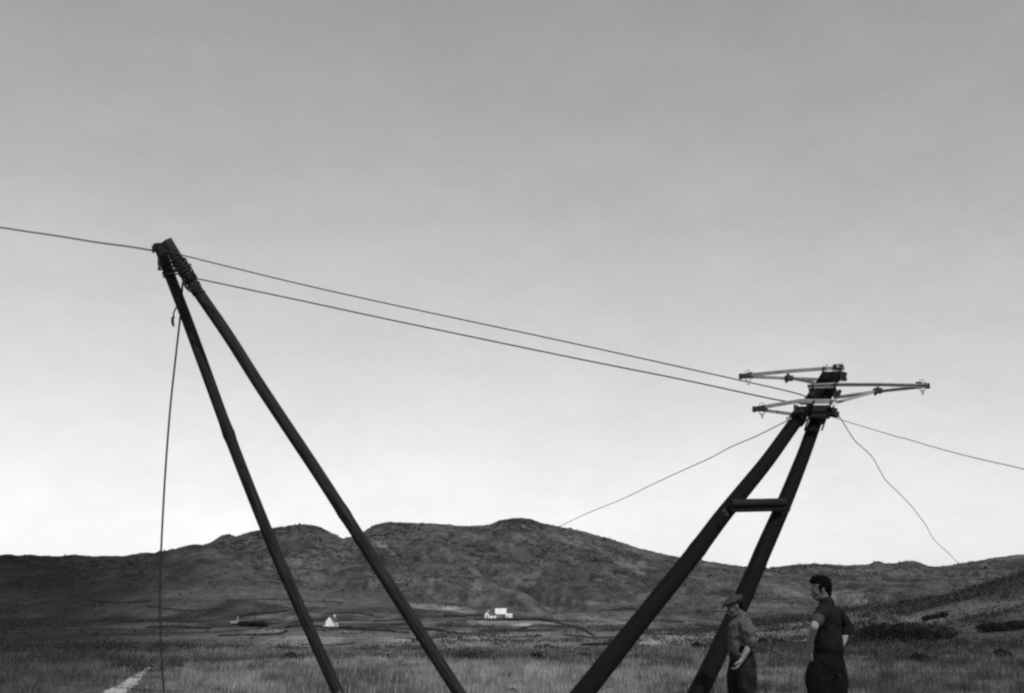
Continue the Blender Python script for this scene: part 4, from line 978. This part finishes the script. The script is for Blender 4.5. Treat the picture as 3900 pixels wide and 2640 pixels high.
# --- man in a flat cap, facing left, arm hanging in front of him
def man_left():
    root = place_person(2836, 2798, 13.85, math.pi + R(3)); 
    B = Body(); k_ = .94
    B.limb([(-.02,0,.86),(-.01,0,1.0),(.0,0,1.15),(-.01,0,1.30),(-.01,0,1.37)], [(.11,.15),(.10,.14),(.11,.155),(.10,.165),(.055,.09)], n=20)
    B.limb([(-.01,0,1.34),(.015,0,1.42),(.03,0,1.49)], [.058,.052,.052])
    for sg, fx in ((1, -.03), (-1, .04)):
        B.limb([(-.01, sg*.09, .86),(fx*.7, sg*.09, .66),(fx, sg*.09, .46),(fx-.02, sg*.09, .30),(fx-.03, sg*.095, .09)], [.08,.07,.05,.052,.034])
        B.limb([(fx-.06, sg*.095, .05),(fx+.03, sg*.10, .045),(fx+.14, sg*.11, .03)], [(.035,.04),(.032,.042),(.02,.04)], ref=(0,0,1))
    B.limb([(-.02,.145,1.335),(-.05,.20,1.22),(-.060,.215,1.135)], [.050,.042,.038]); B.limb([(-.060,.215,1.135),(-.005,.22,1.03),(.055,.215,.93)], [.038,.034,.025])
    B.limb([(-.02,-.145,1.335),(-.03,-.20,1.18),(-.03,-.21,1.05)], [.050,.042,.038]); B.limb([(-.03,-.21,1.05),(-.02,-.215,.95),(.01,-.215,.83)], [.038,.034,.025])
    hand(B, (.055,.215,.93), (.50,-.05,-.85), (.75,-.4,.4), .95, .55, -1)
    hand(B, (.01,-.215,.83), (.2,0,-1), (.2,1,.1), .95, .5, 1)
    q, W = head_parts(B, root, (.055, 0, 1.510), R(4), R(20), scale=.95)
    body = B.build('body', 'skin', root, .008, 2); head_tone(body, 1.37)
    H = Body(); H.ell(W(-.045, 0, .020), (.066,.076,.070), q); H.ell(W(-.058, 0, -.025), (.035,.052,.04), q); H.build('hair', 'hair', root, .008, 2, .006, 38.)
    C = Body(); C.ell(W(-.005, 0, .074), (.128,.108,.040), q @ Matrix.Rotation(R(6), 3, 'Y')); C.ell(W(-.03, 0, .092), (.098,.092,.038), q); C.ell(W(-.01, 0, .050), (.104,.082,.026), q)
    C.build('cap', 'tweed_cap', root, .007, 3, .006, 18.)
    C = Body(); C.ell(W(.110, 0, .052), (.058,.064,.009), q @ Matrix.Rotation(R(14), 3, 'Y')); C.build('cap_peak', 'tweed_cap', root, .005, 1)
    Sh = Body()
    Sh.limb([(.0,0,1.03),(.0,0,1.09),(.0,0,1.20),(-.01,0,1.31),(-.015,0,1.375)], [(.135,.165),(.142,.172),(.136,.180),(.124,.188),(.070,.105)], n=24)
    Sh.limb([(-.02,.155,1.328),(-.045,.195,1.25),(-.058,.212,1.165),(-.060,.215,1.125)], [.080,.074,.072,.066]); Sh.limb([(-.02,-.155,1.328),(-.03,-.195,1.20),(-.03,-.21,1.08)], [.074,.068,.062])
    Sh.build('shirt', 'pale_shirt', root, .010, 3, .030, 9., fst=(1, 1, .7), seed=12)
    c_ = Body(); c_.limb([(-.060,.215,1.145),(-.061,.216,1.115)], [.070,.068]); c_.build('cuff', 'pale_shirt', root, .007, 1, .004, 20.)
    c_ = Body()
    c_.limb([(-.055,.03,1.395),(-.01,.066,1.375),(.055,.05,1.345),(.085,.025,1.305)], [(.012,.030)] * 4, ref=(0, 1, 0)); c_.limb([(-.055,-.03,1.395),(-.01,-.066,1.375),(.055,-.05,1.345),(.085,-.025,1.305)], [(.012,.030)] * 4, ref=(0, 1, 0)); c_.limb([(-.06,.035,1.395),(-.072,0,1.40),(-.06,-.035,1.395)], [(.012,.028)] * 3, ref=(1, 0, 0))
    c_.build('collar', 'pale_shirt', root, .006, 2)
    T = Body()
    T.limb([(-.0,0,1.05),(-.005,0,.96),(-.015,0,.88),(-.01,0,.82)], [(.122,.155),(.138,.168),(.145,.175),(.145,.17)], n=24)
    for sg, fx in ((1, -.03), (-1, .045)):
        T.limb([(fx*.3, sg*.065, .88),(fx*.75, sg*.085, .75),(fx*1.0, sg*.09, .62),(fx*1.1, sg*.09, .48),(fx-.01, sg*.09, .28),(fx - .03, sg*.095, .09)],
               [(.122,.10),(.120,.105),(.105,.10),(.090,.09),(.082,.085),(.08,.08)])
    T.build('trousers', 'grey_trousers', root, .010, 3, .022, 8., fst=(1, 1, .5), seed=17)
    b = Body(); b.limb([(-.0,0,1.022),(-.0,0,1.044)], [(.132,.165),(.132,.165)], n=28); b.build('belt', 'leather', root, .008, 1)
    for sg, fx in ((1, -.03), (-1, .04)):
        b = Body(); b.limb([(fx-.075, sg*.095, .055),(fx+.03, sg*.10, .055),(fx+.15, sg*.11, .04)], [(.045,.048),(.045,.052),(.03,.046)], ref=(0,0,1)); b.limb([(fx-.04, sg*.095, .05),(fx-.035, sg*.095, .15)], [.052,.055]); b.build('boot', 'leather', root, .010, 2)
    return tag(root, 'man in a flat cap and pale work shirt, standing before the line pole leg', 'person')
man_left()
